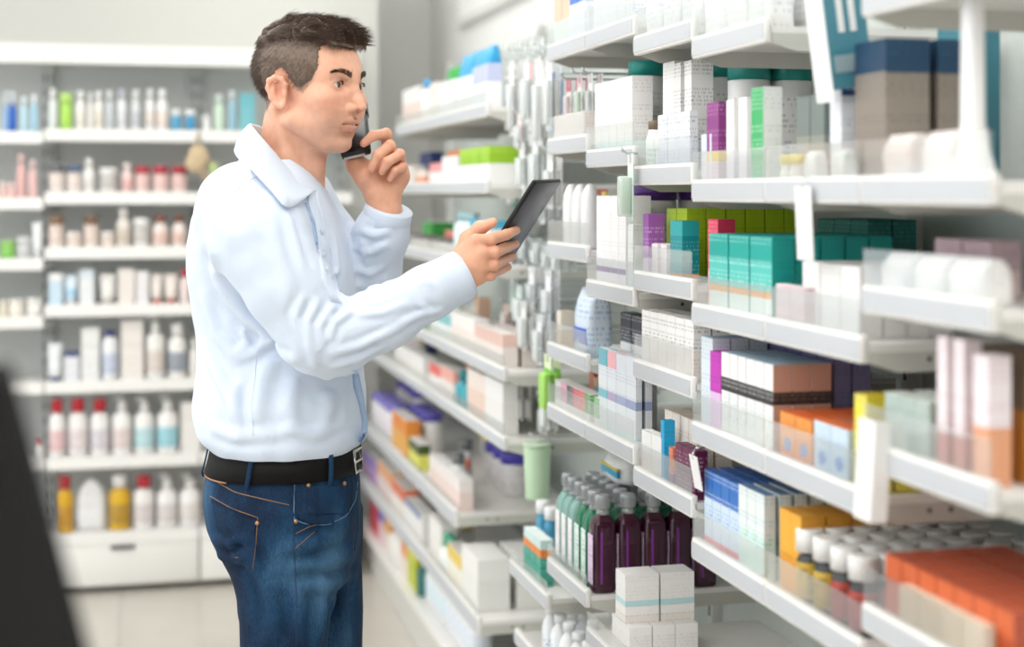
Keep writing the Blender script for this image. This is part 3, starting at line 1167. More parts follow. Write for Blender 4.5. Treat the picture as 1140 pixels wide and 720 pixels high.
# back of the head a little darker and longer
p, nn = sample(Vq, Fq, (cen[:, 0] < -.05) & (cen[:, 2] < .09), 2600)
nn = outward(p, nn)
D = .5 * nn + np.array([[-.15, 0, -.9]]) + rng.normal(0, .15, (len(p), 3))
D /= np.linalg.norm(D, axis=1, keepdims=True)
strands('nape_strands', H2L(p - nn * .001), local_dirs(D), rng.uniform(.007, .014, len(p)) * HS, .00040, hair_m, hair, segs=2)

# eyebrows and lashes: rooted on the face
bv_h = BVHTree.FromPolygons(Vh.tolist(), Fh.tolist())
for s in (-1, 1):
    R_, D_, L_ = [], [], []
    for q in range(340):
        t = rng.random()
        l = s * (.0125 + .034 * t)
        u = .0150 + .0085 * math.sin(min(1, t * 1.05) * 2.35) + rng.uniform(-1, 1) * (.0050 * (1 - .65 * t))
        hit = bv_h.ray_cast(Vector((.2, l, u)), Vector((-1, 0, 0)))
        if hit[0] is None:
            continue
        R_.append(np.array(hit[0])); D_.append(np.array([.28, s * (.55 + .4 * t), .55 - .75 * t]) + rng.normal(0, .12, 3)); L_.append(rng.uniform(.005, .008))
    D_ = np.array(D_); D_ /= np.linalg.norm(D_, axis=1, keepdims=True)
    strands('eyebrow', H2L(np.array(R_)), local_dirs(D_), np.array(L_) * HS, .00034, brow_m, body, segs=2)

for s in (-1, 1):
    R_, D_ = [], []
    for q in np.linspace(-1, 1, 70):
        hh = .0054 * (1 - abs(q) ** 2.2) + .0006
        th = q * .62
        R_.append([.0730 + .0150 * math.cos(th), s * .0315 + .0150 * math.sin(th), -.0002 + hh])
        D_.append(np.array([.9, .5 * q, .25]) + rng.normal(0, .08, 3))
    D_ = np.array(D_); D_ /= np.linalg.norm(D_, axis=1, keepdims=True)
    strands('eyelash', H2L(np.array(R_)), local_dirs(D_), np.full(70, .0045), .00045, hair_m, body, segs=2)

# ---------------- shirt
sm = SDF(P(196, 505, 0) + np.array([0, -.30, 0]), P(535, 130, 0) + np.array([.03, .36, 0]), .0036)
tab = []
for y, a, b, c, w in [(178, 268, 335, .01, .075), (195, 248, 352, .015, .125), (212, 231, 362, .02, .175), (240, 216, 374, .024, .203), (270, 209, 384, .027, .205),
                      (300, 208, 391, .028, .190), (340, 213, 396, .025, .170), (380, 219, 400, .022, .164), (415, 219, 404, .016, .166), (440, 216, 406, .012, .176), (462, 216, 407, .010, .178),
                      (478, 221, 407, .008, .178), (488, 227, 405, .006, .174), (497, 240, 398, .005, .164)]:
    p0, p1 = P(a, y)[0], P(b, y)[0]
    tab.append((P(0, y)[2], (p0 + p1) / 2, c, (p1 - p0) / 2, w))
sm.rows(tab, 0, 2.25, 0.0)
# sleeves
sm.chain([P(268, 228, -.150), P(285, 262, -.185)], [.074, .074], .05)
sm.chain([P(285, 262, -.185), P(302, 290, -.192)], [.074, .073], .03)
sm.chain([P(302, 290, -.192), P(318, 318, -.197), P(352, 372, -.197)], [.073, .071, .064], .011)
sm.chain([P(352, 372, -.190), P(372, 377, -.185), P(430, 352, -.168), P(478, 325, -.145), P(507, 310, -.128), P(515, 305.5, -.126)], [.066, .062, .053, .045, .041, .0405], .02)
sm.chain([P(333, 224, .19), P(368, 285, .18), P(402, 325, .14)], [.070, .066, .060], .04)
sm.chain([P(402, 325, .14), P(412, 300, .10), P(424, 262, .062), P(433, 236, .046)], [.060, .056, .049, .043], .02)
# cut the cuffs square
def cut(S, p0, p1, rad):
    """remove what lies beyond p1 along p0->p1 within rad"""
    p0, p1 = np.array(p0), np.array(p1)
    d = (p1 - p0) / np.linalg.norm(p1 - p0)
    m = rad + .02
    sl, (X, Y, Z) = S.region(p1 - m, p1 + m)
    q = (X - p1[0]) * d[0] + (Y - p1[1]) * d[1] + (Z - p1[2]) * d[2]
    S.F[sl] = np.maximum(S.F[sl], q.astype(np.float32))


cut(sm, P(478, 325, -.145), P(516, 304.5, -.126), .075)
cut(sm, P(424, 262, .062), P(433, 233, .045), .06)
def proj(bv, px, py, off=.0, fallback=-.1):
    d = P(px, py, 0) - CAML
    h_ = bv.ray_cast(Vector(CAML), Vector(d).normalized())
    if h_[0] is None:
        return P(px, py, fallback)
    n_ = np.array(h_[1])
    if n_ @ d > 0:
        n_ = -n_
    return np.array(h_[0]) + n_ * off


# folds, laid on the surface
bv0 = BVHTree.FromPolygons(*[x.tolist() for x in sm.mesh()])
J = lambda *q: proj(bv0, q[0], q[1], .0, q[2])
sm.fold([J(338, 330, -.255), J(330, 352, -.26), J(336, 376, -.26)], .008, .0045)
sm.fold([J(352, 338, -.25), J(343, 358, -.262), J(345, 385, -.26), J(352, 405, -.24)], .008, .006)
sm.fold([J(372, 340, -.24), J(356, 362, -.258), J(356, 392, -.25)], .0075, .0055)
sm.fold([J(392, 345, -.235), J(372, 358, -.252), J(364, 380, -.255)], .007, .0045)
sm.fold([J(375, 392, -.25), J(400, 386, -.24), J(430, 372, -.225), J(462, 352, -.20)], .007, .0045)
sm.fold([J(372, 408, -.24), J(398, 400, -.235), J(424, 388, -.22)], .007, .0045)
sm.fold([J(398, 350, -.23), J(425, 348, -.225), J(452, 338, -.205)], .006, .003)
sm.fold([J(448, 360, -.215), J(470, 350, -.20), J(492, 346, -.18)], .006, .0045)
sm.fold([J(468, 338, -.195), J(480, 348, -.19)], .006, .003)
sm.fold([J(468, 316, -.18), J(474, 312, -.17), J(480, 318, -.18)], .006, .004)
sm.fold([J(320, 240, -.235), J(330, 275, -.25), J(338, 300, -.25)], .010, .004)
sm.fold([J(300, 255, -.25), J(318, 300, -.265), J(325, 335, -.265)], .012, .003)
sm.fold([J(248, 318, -.235), J(272, 350, -.25), J(300, 378, -.245), J(330, 402, -.235)], .011, .005, 1.2)
sm.fold([J(236, 300, -.215), J(252, 335, -.23), J(276, 362, -.235)], .010, .005)
sm.fold([J(225, 330, -.19), J(240, 372, -.205), J(262, 398, -.205)], .012, .007)
sm.fold([J(262, 398, -.20), J(285, 390, -.205), J(300, 378, -.215)], .011, .005)
sm.fold([J(268, 366, -.22), J(275, 380, -.215), J(262, 392, -.205)], .008, .004)
sm.fold([J(222, 375, -.15), J(236, 408, -.18), J(250, 440, -.19)], .010, .006)
sm.fold([J(232, 400, -.17), J(252, 432, -.19), J(262, 462, -.185)], .011, .006)
sm.fold([J(262, 425, -.19), J(260, 455, -.185), J(268, 485, -.17)], .010, .005)
sm.fold([J(300, 400, -.205), J(290, 430, -.195), J(284, 470, -.18)], .014, .004)
sm.fold([J(330, 420, -.20), J(322, 450, -.19), J(328, 484, -.17)], .014, .004)
sm.fold([J(362, 420, -.17), J(368, 445, -.16), J(362, 480, -.14)], .013, .004)
sm.fold([J(300, 484, -.175), J(326, 478, -.18), J(350, 484, -.16), J(385, 470, -.12)], .010, .004)
sm.fold([J(236, 476, -.13), J(262, 486, -.16), J(300, 484, -.17)], .010, .004)
sm.fold([J(222, 220, -.15), J(240, 240, -.2), J(262, 262, -.235)], .016, .003)
sm.fold([J(228, 238, -.15), J(236, 280, -.2), J(240, 310, -.215)], .014, .003)
for a_, b_, c_ in [((398, 300, .075), (412, 305, .045), (428, 296, .04)), ((395, 275, .09), (412, 282, .035), (430, 272, .02)), ((400, 318, .09), (416, 322, .075), (430, 312, .09)), ((404, 258, .04), (418, 262, .015), (432, 258, .01)), ((392, 250, .06), (404, 272, .05), (408, 296, .06))]:
    sm.fold([J(*a_), J(*b_), J(*c_)], .007, .004)
for a_, b_, c_ in [((372, 262, -.02), (376, 300, -.03), (380, 340, -.04)), ((352, 240, -.10), (362, 280, -.12), (366, 310, -.13))]:
    sm.fold([J(*a_), J(*b_), J(*c_)], .009, .003)
X, Y, Z = sm.ax[0][:, None, None], sm.ax[1][None, :, None], sm.ax[2][None, None, :]
sm.F += (.0010 * np.sin(X * 61 + 2.2 * np.sin(Z * 33) + Y * 20) * np.sin(Z * 47 + Y * 31 + 1.5 * np.sin(X * 40))).astype(np.float32)
Vs, Fs = sm.mesh()


def shirt_material(name, base, line):
    m, nt, b = node_mat(name)
    N, L = nt.nodes.new, nt.links.new
    tc = N('ShaderNodeTexCoord')
    nz = N('ShaderNodeTexNoise'); nz.inputs['Scale'].default_value = 22; nz.inputs['Detail'].default_value = 5
    L(tc.outputs['Object'], nz.inputs['Vector'])
    wv = N('ShaderNodeTexNoise'); wv.inputs['Scale'].default_value = 900
    L(tc.outputs['Object'], wv.inputs['Vector'])
    mx = N('ShaderNodeMix'); mx.data_type = 'RGBA'
    mx.inputs[6].default_value = (*lin(base), 1); mx.inputs[7].default_value = (*lin(line), 1)
    L(wv.outputs[0], mx.inputs[0])
    L(mx.outputs[2], b.inputs['Base Color'])
    b.inputs['Roughness'].default_value = .8
    b.inputs['Specular IOR Level'].default_value = .2
    b.inputs['Sheen Weight'].default_value = .15
    bp = N('ShaderNodeBump'); bp.inputs['Strength'].default_value = .5; bp.inputs['Distance'].default_value = .004
    L(nz.outputs[0], bp.inputs['Height'])
    L(bp.outputs[0], b.inputs['Normal'])
    return m


shirt_m = shirt_material('pale_blue_cotton', '#dfe8f5', '#cfdcee')
blue_shade = shirt_material('shirt_opening_shade', '#b7cdea', '#a4bfe2')  # deeper blue copy of the cotton, painting shade in the opening
shirt = link('shirt', mesh_np('shirt', Vs, Fs, shirt_m), man)
bv_s = BVHTree.FromPolygons(Vs.tolist(), Fs.tolist())


def subdiv(pts, n):
    pts = [np.array(p, float) for p in pts]
    t = np.linspace(0, len(pts) - 1, n)
    return [pts[min(int(x), len(pts) - 2)] * (1 - (x - min(int(x), len(pts) - 2))) + pts[min(int(x), len(pts) - 2) + 1] * (x - min(int(x), len(pts) - 2)) for x in t]


def stitch(bv, pix, r, name, m, parent, n=14, off=.0003, closed=False):
    pts = [proj(bv, *q, off) for q in subdiv(pix, n)]
    return MB().tube(pts, r, 5).build(name, m, parent)


def patch(bv, rowsA, rowsB, name, m, parent, off=.0022, n=16, k=4):
    """cloth panel lying on the surface between two pixel polylines"""
    A, B_ = subdiv(rowsA, n), subdiv(rowsB, n)
    mb = MB()
    for lay in (off, -.002):
        for i in range(n):
            for j in range(k + 1):
                q = A[i] * (1 - j / k) + B_[i] * (j / k)
                mb.v.append(tuple(proj(bv, q[0], q[1], lay)))
    S = n * (k + 1)
    for i in range(n - 1):
        for j in range(k):
            a = i * (k + 1) + j
            mb.face((a, a + 1, a + k + 2, a + k + 1), 0, True)
    for i in range(n - 1):
        for j in (0, k):
            a = i * (k + 1) + j
            mb.face((a, a + k + 1, a + k + 1 + S, a + S), 0)
    for i in (0, n - 1):
        for j in range(k):
            a = i * (k + 1) + j
            mb.face((a, a + 1, a + 1 + S, a + S), 0)
    return mb.build(name, m, parent)


# collar: near fall with its point, back stand, and the far wing
def sheet(rows_, name, parent, m, th=.0016):
    """thin double-sided cloth through rows of points"""
    R = np.array(rows_, float)
    a, b = R.shape[:2]
    gu = np.gradient(R, axis=0); gv = np.gradient(R, axis=1)
    nn_ = np.cross(gu, gv); nn_ /= np.maximum(np.linalg.norm(nn_, axis=2, keepdims=True), 1e-9)
    mb = MB()
    for sgn in (.5, -.5):
        mb.v += [tuple(p) for p in (R + nn_ * th * sgn).reshape(-1, 3)]
    S = a * b
    for i in range(a - 1):
        for k in range(b - 1):
            q = (i * b + k, i * b + k + 1, (i + 1) * b + k + 1, (i + 1) * b + k)
            mb.face(q, 0, True); mb.face([x + S for x in reversed(q)], 0, True)
    edge = [i * b for i in range(a)] + [(a - 1) * b + k for k in range(1, b)] + [i * b + b - 1 for i in range(a - 2, -1, -1)] + [k for k in range(b - 2, 0, -1)]
    for x, y in zip(edge, edge[1:] + edge[:1]):
        mb.face((x, y, y + S, x + S), 0)
    return mb.build(name, m, parent)


def lane(pts, n):
    """smooth curve through control points"""
    pts = np.array(pts, float)
    t = np.linspace(0, len(pts) - 1, n)
    i = np.clip(t.astype(int), 0, len(pts) - 2)
    f = (t - i)[:, None]
    p0, p1, p2, p3 = pts[np.maximum(i - 1, 0)], pts[i], pts[i + 1], pts[np.minimum(i + 2, len(pts) - 1)]
    return .5 * (2 * p1 + (p2 - p0) * f + (2 * p0 - 5 * p1 + 4 * p2 - p3) * f ** 2 + (3 * p1 - p0 - 3 * p2 + p3) * f ** 3)


ctop = [(346, 178, .062), (318, 158, .066), (293, 144, .050), (279, 139, .005), (283, 145, -.040), (296, 160, -.068), (313, 180, -.078), (331, 200, -.073), (346, 213, -.058)]
cbot = [(352, 196, .095), (316, 180, .105), (280, 168, .075), (262, 165, .005), (264, 175, -.075)] + [(280, 194, None), (299, 215, None), (319, 234, None), (344, 216, None)]


def cpt(q, off=.0075):
    if q[2] is not None:
        return P(*q)
    return proj(bv_s, q[0], q[1], off, -.12)


N_ = 44
A_ = lane([cpt(q) for q in ctop], N_)
B2 = lane([cpt(q) for q in cbot], N_)
C0 = A_ * 1.0
ctr = A_.mean(0)
inw = ctr - A_; inw[:, 2] = 0; inw /= np.linalg.norm(inw, axis=1, keepdims=True)
bulge = -inw * .006 + np.array([[0, 0, .002]])
rows_ = [A_ + inw * .006 + np.array([[0, 0, -.040]]), A_ + inw * .004 + np.array([[0, 0, -.012]]), A_ + inw * .002 + np.array([[0, 0, .000]]), A_ + np.array([[0, 0, .0022]]), A_ - inw * .0035 + np.array([[0, 0, .0005]]), A_ * .7 + B2 * .3 + bulge, A_ * .35 + B2 * .65 + bulge * .8, B2]
sheet(rows_, 'collar', shirt, shirt_m, .0018)
# far wing of the collar seen under the chin
fa = lane([P(336, 204, -.02), P(345, 191, .02), (P(352, 178, .055))], 8)
fb = lane([P(346, 214, -.035), P(357, 204, .015), P(359, 189, .062)], 8)
sheet([fa + np.array([[0, .004, -.012]]), fa, fa * .5 + fb * .5 + np.array([[.006, -.004, .002]]), fb], 'collar_wing', shirt, shirt_m, .0018)
# front opening: placket strip with buttons and bluer strips painted as its inner shade
pl_a = [(342, 214), (342, 226), (350, 250), (354, 278), (358, 310), (368, 336)]
pl_b = [(352, 212), (353, 222), (361, 248), (367, 278), (373, 310), (380, 338)]
patch(bv_s, pl_a, pl_b, 'placket', shirt_m, shirt, .0028)
stitch(bv_s, [(340, 226), (348, 250), (352, 272)], .0022, 'placket_gap_shade', blue_shade, shirt, off=.0012)
bt_m = mat('#c9d4e4', .25)
for q in ((357, 258), (361, 301)):
    p0 = proj(bv_s, *q, .004)
    bmx = bmesh.new()
    bmesh.ops.create_uvsphere(bmx, u_segments=12, v_segments=6, radius=.0055)
    for v in bmx.verts:
        v.co.y *= .35
        v.co += Vector(p0)
    m_ = MB(); m_.bm(bmx, 0, True); m_.build('button', bt_m, shirt)
patch(bv_s, [(392, 412), (393, 430), (400, 452), (403, 470), (400, 492)], [(397, 412), (401, 430), (405, 452), (408, 470), (406, 492)], 'placket_edge_shade', blue_shade, shirt, .0030, k=2)
# cuffs
def cuff(p0, p1, r, name='cuff'):
    p0, p1 = Vector(p0), Vector(p1)
    d = (p1 - p0)
    pts = [p0, p0 + d * .03, p0 + d * .5, p1 - d * .03, p1, p1 - d * .02, p0 + d * .4]
    mb = MB().tube(pts, r, 24, radii=[r * .98, r * 1.02, r * 1.01, r * 1.0, r * .985, r * .93, r * .90])
    return mb.build(name, shirt_m, shirt)


cuff(P(489, 319, -.139), P(517.5, 303.5, -.1255), .0425)
cuff(P(428.5, 250, .054), P(433.2, 231.5, .044), .0455)
# shoulder yoke and side seam stitching
stitch(bv_s, [(300, 190), (278, 200), (258, 216), (246, 232)], .0008, 'yoke_seam', shirt_m, shirt)
stitch(bv_s, [(286, 392), (284, 420), (280, 450), (282, 484)], .0008, 'side_seam', shirt_m, shirt)

# ---------------- jeans
def jtab():
    t = []
    for y, a, b, c, w in [(495, 240, 397, .005, .152), (510, 237, 398, .005, .158), (530, 231, 399, .005, .166), (555, 229, 400, .005, .174), (580, 233, 400, .005, .176), (605, 246, 398, .005, .168), (628, 262, 393, .005, .150), (652, 275, 380, .005, .125)]:
        p0, p1 = P(a, y)[0], P(b, y)[0]
        t.append((P(0, y)[2], (p0 + p1) / 2, c, (p1 - p0) / 2, w))
    return t


jn = SDF((-.25, -.25, .06), (.26, .26, 1.06), .0042)
jn.rows(jtab(), 0, 2.3, 0)
def legrows(side):
    r = []
    for y, a, b, c, w in ([(570, 262, 368, -.085, .070), (600, 250, 370, -.088, .080), (640, 264, 372, -.090, .084), (680, 267, 368, -.092, .082), (720, 268, 364, -.094, .078), (800, 268, 360, -.096, .072), (900, 276, 352, -.097, .062), (1000, 284, 352, -.097, .058), (1085, 286, 356, -.097, .060)] if side < 0 else
                          [(570, 305, 396, .085, .070), (600, 305, 400, .088, .080), (640, 316, 403, .088, .084), (680, 325, 404, .088, .082), (720, 330, 403, .088, .078), (800, 334, 404, .088, .072), (900, 336, 402, .090, .062), (1000, 336, 400, .095, .058), (1085, 334, 402, .098, .060)]):
        p0, p1 = P(a, y, c)[0], P(b, y, c)[0]
        r.append((P(0, y, c)[2], (p0 + p1) / 2, c, (p1 - p0) / 2, w))
    return r


jn.rows(legrows(-1), .04, 2.1, 0)
jn.rows(legrows(1), .04, 2.1, 0)
bvj0 = BVHTree.FromPolygons(*[x.tolist() for x in jn.mesh()])
for pts, w, a in [
    ([(380, 596, -.17), (350, 606, -.19), (318, 610, -.19)], .012, .006), ([(392, 615, -.14), (362, 628, -.17), (330, 628, -.185)], .012, .006), ([(395, 640, -.1), (366, 652, -.15), (340, 650, -.17)], .012, .005),
    ([(262, 610, -.13), (285, 632, -.17), (300, 660, -.175)], .012, .005), ([(258, 580, -.15), (275, 605, -.17), (283, 630, -.18)], .010, .005), ([(350, 570, -.17), (372, 585, -.15), (392, 580, -.1)], .012, .004),
    ([(300, 640, -.18), (305, 680, -.18), (300, 715, -.175)], .014, .004), ([(335, 660, -.17), (332, 690, -.17), (338, 718, -.17)], .012, .004), ([(362, 640, -.14), (360, 675, -.15), (356, 712, -.14)], .012, .005),
    ([(385, 650, .0), (382, 690, .0), (388, 715, .0)], .012, .004), ([(236, 600, -.1), (256, 604, -.15), (270, 598, -.17)], .009, .006), ([(243, 618, -.08), (262, 622, -.14), (276, 616, -.16)], .009, .005)]:
    jn.fold([proj(bvj0, q[0], q[1], 0, q[2]) for q in pts], w, a * 1.25)
Vj, Fj = jn.mesh()


def denim():
    m, nt, b = node_mat('denim')
    N, L = nt.nodes.new, nt.links.new
    tc = N('ShaderNodeTexCoord')
    mp = N('ShaderNodeMapping'); mp.inputs['Scale'].default_value = (1, 1, .35)
    L(tc.outputs['Object'], mp.inputs[0])
    big = N('ShaderNodeTexNoise'); big.inputs['Scale'].default_value = 11; big.inputs['Detail'].default_value = 6
    L(mp.outputs[0], big.inputs['Vector'])
    fin = N('ShaderNodeTexNoise'); fin.inputs['Scale'].default_value = 380; fin.inputs['Detail'].default_value = 2
    L(mp.outputs[0], fin.inputs['Vector'])
    # worn patch on the thigh front, fixed to the cloth
    wc = P(352, 645, -.17)
    vm = N('ShaderNodeVectorMath'); vm.operation = 'SUBTRACT'; vm.inputs[1].default_value = tuple(wc)
    L(tc.outputs['Object'], vm.inputs[0])
    sc = N('ShaderNodeVectorMath'); sc.operation = 'MULTIPLY'; sc.inputs[1].default_value = (12, 7, 9)
    L(vm.outputs[0], sc.inputs[0])
    le = N('ShaderNodeVectorMath'); le.operation = 'LENGTH'
    L(sc.outputs[0], le.inputs[0])
    mr = N('ShaderNodeMapRange'); mr.inputs[1].default_value = 0; mr.inputs[2].default_value = 1.2; mr.inputs[3].default_value = .75; mr.inputs[4].default_value = 0
    L(le.outputs['Value'], mr.inputs[0])
    rp = N('ShaderNodeValToRGB')
    rp.color_ramp.elements[0].position = .40; rp.color_ramp.elements[0].color = (*lin('#12233a'), 1)
    rp.color_ramp.elements[1].position = .90; rp.color_ramp.elements[1].color = (*lin('#4a708f'), 1)
    e = rp.color_ramp.elements.new(.60); e.color = (*lin('#1d3f5e'), 1)
    ad = N('ShaderNodeMath'); ad.operation = 'MULTIPLY_ADD'; ad.inputs[1].default_value = .25
    L(fin.outputs[0], ad.inputs[0]); L(big.outputs[0], ad.inputs[2])
    a2 = N('ShaderNodeMath'); a2.operation = 'MULTIPLY_ADD'; a2.inputs[1].default_value = .55
    sb = N('ShaderNodeMath'); sb.operation = 'SUBTRACT'; sb.inputs[1].default_value = .10
    L(ad.outputs[0], sb.inputs[0])
    L(mr.outputs[0], a2.inputs[0]); L(sb.outputs[0], a2.inputs[2])
    L(a2.outputs[0], rp.inputs[0])
    L(rp.outputs[0], b.inputs['Base Color'])
    b.inputs['Roughness'].default_value = .85
    b.inputs['Specular IOR Level'].default_value = .2
    bp = N('ShaderNodeBump'); bp.inputs['Strength'].default_value = .45; bp.inputs['Distance'].default_value = .003
    L(ad.outputs[0], bp.inputs['Height'])
    L(bp.outputs[0], b.inputs['Normal'])
    return m


denim_m = denim()
jeans = link('jeans', mesh_np('jeans', Vj, Fj, denim_m), man)
bv_j = BVHTree.FromPolygons(Vj.tolist(), Fj.tolist())
thr = mat('#8a6a4c', .7)
dthr = mat('#16263c', .8)
rivet = mat('#b58d6a', .3, metal=.8)
# back pocket, front pocket with coin pocket
bp_ = patch(bv_j, [(236, 556), (241, 580), (250, 604), (262, 628), (279, 634)], [(286, 578), (284, 590), (284, 604), (282, 618), (281, 634)], 'back_pocket', denim_m, jeans, .0020)
stitch(bv_j, [(234, 552), (258, 566), (287, 576)], .0009, 'pocket_stitching', thr, bp_)
stitch(bv_j, [(287, 576), (285, 604), (281, 634)], .0009, 'pocket_stitching', thr, bp_)
stitch(bv_j, [(262, 620), (282, 622)], .0009, 'pocket_stitching', thr, bp_)
stitch(bv_j, [(234, 532), (262, 548), (295, 556), (322, 562)], .0010, 'yoke_stitching', thr, jeans)
fp = patch(bv_j, [(326, 534), (328, 560), (331, 578), (345, 584)], [(392, 528), (393, 552), (388, 570), (372, 582)], 'front_pocket', denim_m, jeans, .0012)
stitch(bv_j, [(328, 535), (327, 578), (340, 583), (365, 584), (386, 574), (396, 556), (398, 536)], .0010, 'pocket_stitching', mat('#6486a4', .8), fp, n=24)
cp = patch(bv_j, [(341, 540), (342, 556), (343, 572)], [(384, 540), (383, 556), (380, 572)], 'coin_pocket', denim_m, jeans, .0026)
stitch(bv_j, [(341, 541), (384, 541)], .0010, 'pocket_stitching', thr, cp)
stitch(bv_j, [(341, 549), (384, 549)], .0008, 'pocket_stitching', thr, cp)
for q in ((343, 540), (382, 538), (329, 580), (287, 582)):
    p0 = proj(bv_j, *q, .002)
    bmx = bmesh.new()
    bmesh.ops.create_uvsphere(bmx, u_segments=10, v_segments=6, radius=.0042)
    for v in bmx.verts:
        v.co += Vector(p0)
    m_ = MB(); m_.bm(bmx, 0, True); m_.build('rivet', rivet, jeans)
stitch(bv_j, [(326, 582), (328, 620), (330, 660), (330, 719)], .0009, 'side_seam', mat('#1f3a58', .8), jeans, n=24)
stitch(bv_j, [(329, 594), (344, 586), (352, 584)], .0008, 'pocket_stitching', thr, fp)
stitch(bv_j, [(329, 610), (350, 592)], .0008, 'pocket_stitching', thr, fp)
stitch(bv_j, [(396, 530), (398, 560), (398, 590), (394, 612)], .0012, 'fly_stitching', dthr, jeans)

# belt
TJ = np.array(sorted(jtab()), float)


def ringpt(y, ang, off):
    z = P(0, y)[2]
    cx, cyy, rx, ry = (np.interp(z, TJ[:, 0], TJ[:, c]) for c in range(1, 5))
    ca, sa = math.cos(ang), math.sin(ang)
    k = (abs(ca) ** 2.3 + abs(sa) ** 2.3) ** (-1 / 2.3)
    return np.array([cx + (rx + off) * ca * k, cyy + (ry + off) * sa * k, z])


mb = MB()
n = 64
ys = [(521, .0025), (520.4, .0055), (507, .0065), (494.6, .0055), (494, .0025)]
for y, off in ys:
    for i in range(n):
        a = 2 * math.pi * i / n
        yy = y + (6 * (1 - math.cos(a - math.pi)) / 2 * 0) + 3.0 * math.cos(a) * 0
        mb.v.append(tuple(ringpt(yy, a, off)))
for j in range(len(ys) - 1):
    for i in range(n):
        mb.face((j * n + i, j * n + (i + 1) % n, (j + 1) * n + (i + 1) % n, (j + 1) * n + i), 0, True)
belt = mb.build('belt', mat('#080605', .6, spec=.2, grain=.2, scale=200, bump=.1), man)
# buckle at the front, a little to the camera side
a0 = -.42
silver = mat('#c9c6c0', .25, metal=.9)
bk = [ringpt(496, a0, .011), ringpt(519, a0, .011), ringpt(519, a0 + .23, .011), ringpt(496, a0 + .23, .011), ringpt(496, a0, .011)]
MB().tube(bk, .0032, 8).build('buckle', silver, belt)
MB().tube([ringpt(507, a0 + .23, .013), ringpt(507, a0 - .02, .014)], .0022, 6).build('buckle_prong', silver, belt)
for a_ in (-.84, -1.84, 1.2, 2.6, -2.9 + 6.283):
    mb = MB()
    for y, off in ((489, .006), (494, .0105), (507, .0112), (521, .0105), (526, .006)):
        for da in (-.028, .028):
            mb.v.append(tuple(ringpt(y, a_ + da, off)))
        for da in (-.028, .028):
            mb.v.append(tuple(ringpt(y, a_ + da, off - .003)))
    for i in range(4):
        b0 = i * 4
        mb.face((b0, b0 + 4, b0 + 5, b0 + 1), 0, True); mb.face((b0 + 2, b0 + 3, b0 + 7, b0 + 6)); mb.face((b0, b0 + 2, b0 + 6, b0 + 4)); mb.face((b0 + 1, b0 + 5, b0 + 7, b0 + 3))
    mb.build('belt_loop', denim_m, jeans)
pt = [ringpt(521.5, a, .004) for a in np.linspace(-2.75, -2.15, 12)]
MB().tube(pt, .0016, 6).build('tan_lining_edge', mat('#a87c58', .6), belt)

# shoes (below the frame)
for s_, an in ((-1, AN_R), (1, AN_L)):
    sh_ = SDF((an[0] - .09, an[1] - .08, 0), (an[0] + .24, an[1] + .08, .16), .005)
    sh_.chain([(an[0] - .03, an[1], .05), (an[0] + .06, an[1], .05), (an[0] + .15, an[1], .036)], [.042, .042, .034], .02)
    sh_.cone((an[0], an[1], .07), (an[0], an[1], .12), .042, .046, .02)
    X, Y, Z = sh_.ax[0][:, None, None], sh_.ax[1][None, :, None], sh_.ax[2][None, None, :]
    sh_.F = np.maximum(sh_.F, (.012 - Z) + 0 * X + 0 * Y).astype(np.float32)
    v_, f_ = sh_.mesh()
    so = link('shoe', mesh_np('shoe', v_, f_, mat('#3a2a20', .4)), man)
    MB().lathe([(.048, 0), (.048, .014)], 20, cx=an[0] + .055, cy=an[1], sx=2.75, sy=.95, power=2.6).build('sole', mat('#1d1916', .6), so)

# ---------------- the tablet in the right hand
def frame_obj(o, c, ex, ey, ez):
    M3 = Matrix(((ex[0], ey[0], ez[0], c[0]), (ex[1], ey[1], ez[1], c[1]), (ex[2], ey[2], ez[2], c[2]), (0, 0, 0, 1)))
    o.matrix_world = Matrix.Translation(org) @ Matrix.Rotation(-TH, 4, 'Z') @ M3


TW, TL = float(np.linalg.norm(wd)), .175
tab_o = link('tablet', None)
tag(tab_o, 'black tablet computer in the man\'s raised hand', 'tablet')
frame_obj(tab_o, TBL_N0, wdn, dn, nb)
MB().cbox(0, TW, 0, TL, -.0045, .0040, .0034).build('housing', mat('#141518', .35), tab_o)
MB().cbox(.005, TW - .001, .004, TL - .004, .0036, .0046, .0004).build('back_cover', mat('#4b4b52', .32, metal=.35), tab_o)
MB().box(.006, TW - .006, .012, TL - .012, -.0050, -.0044).build('screen', mat('#08090b', .08), tab_o)

# ---------------- the phone in the left hand
pb = P(396.5, 172, .022)
ez = np.array([-.018, .105, .090]); ez /= np.linalg.norm(ez)              # up along the phone, towards the far ear
ex = P(412, 166.5, .03) - P(380, 178.5, .022); ex -= ez * (ex @ ez); ex /= np.linalg.norm(ex)
ey = np.cross(ez, ex)
ph = link('phone', None)
tag(ph, 'black cordless phone held at the man\'s far ear', 'phone')
frame_obj(ph, pb, ex, ey, ez)
PW = .056
MB().cbox(-PW / 2, PW / 2, -.009, .009, 0, .150, .005).build('handset', mat('#0c0c0d', .3), ph)
MB().cbox(-PW / 2 + .005, PW / 2 - .005, -.0102, -.008, .010, .10, .001).build('keypad', mat('#1b1b1d', .25), ph)
MB().cbox(-PW / 2 + .004, PW / 2 - .012, .001, .0065, -.0012, .002, .0006).build('end_trim', mat('#c9c6c0', .3), ph)
# raised earpiece end seen past the cheek
MB().cbox(PW / 2 - .012, PW / 2 + .002, -.010, .008, .108, .152, .003).build('earpiece_edge', mat('#101011', .3), ph)
# ------------------------------------------------------------------ product prototypes
PROTO = {}


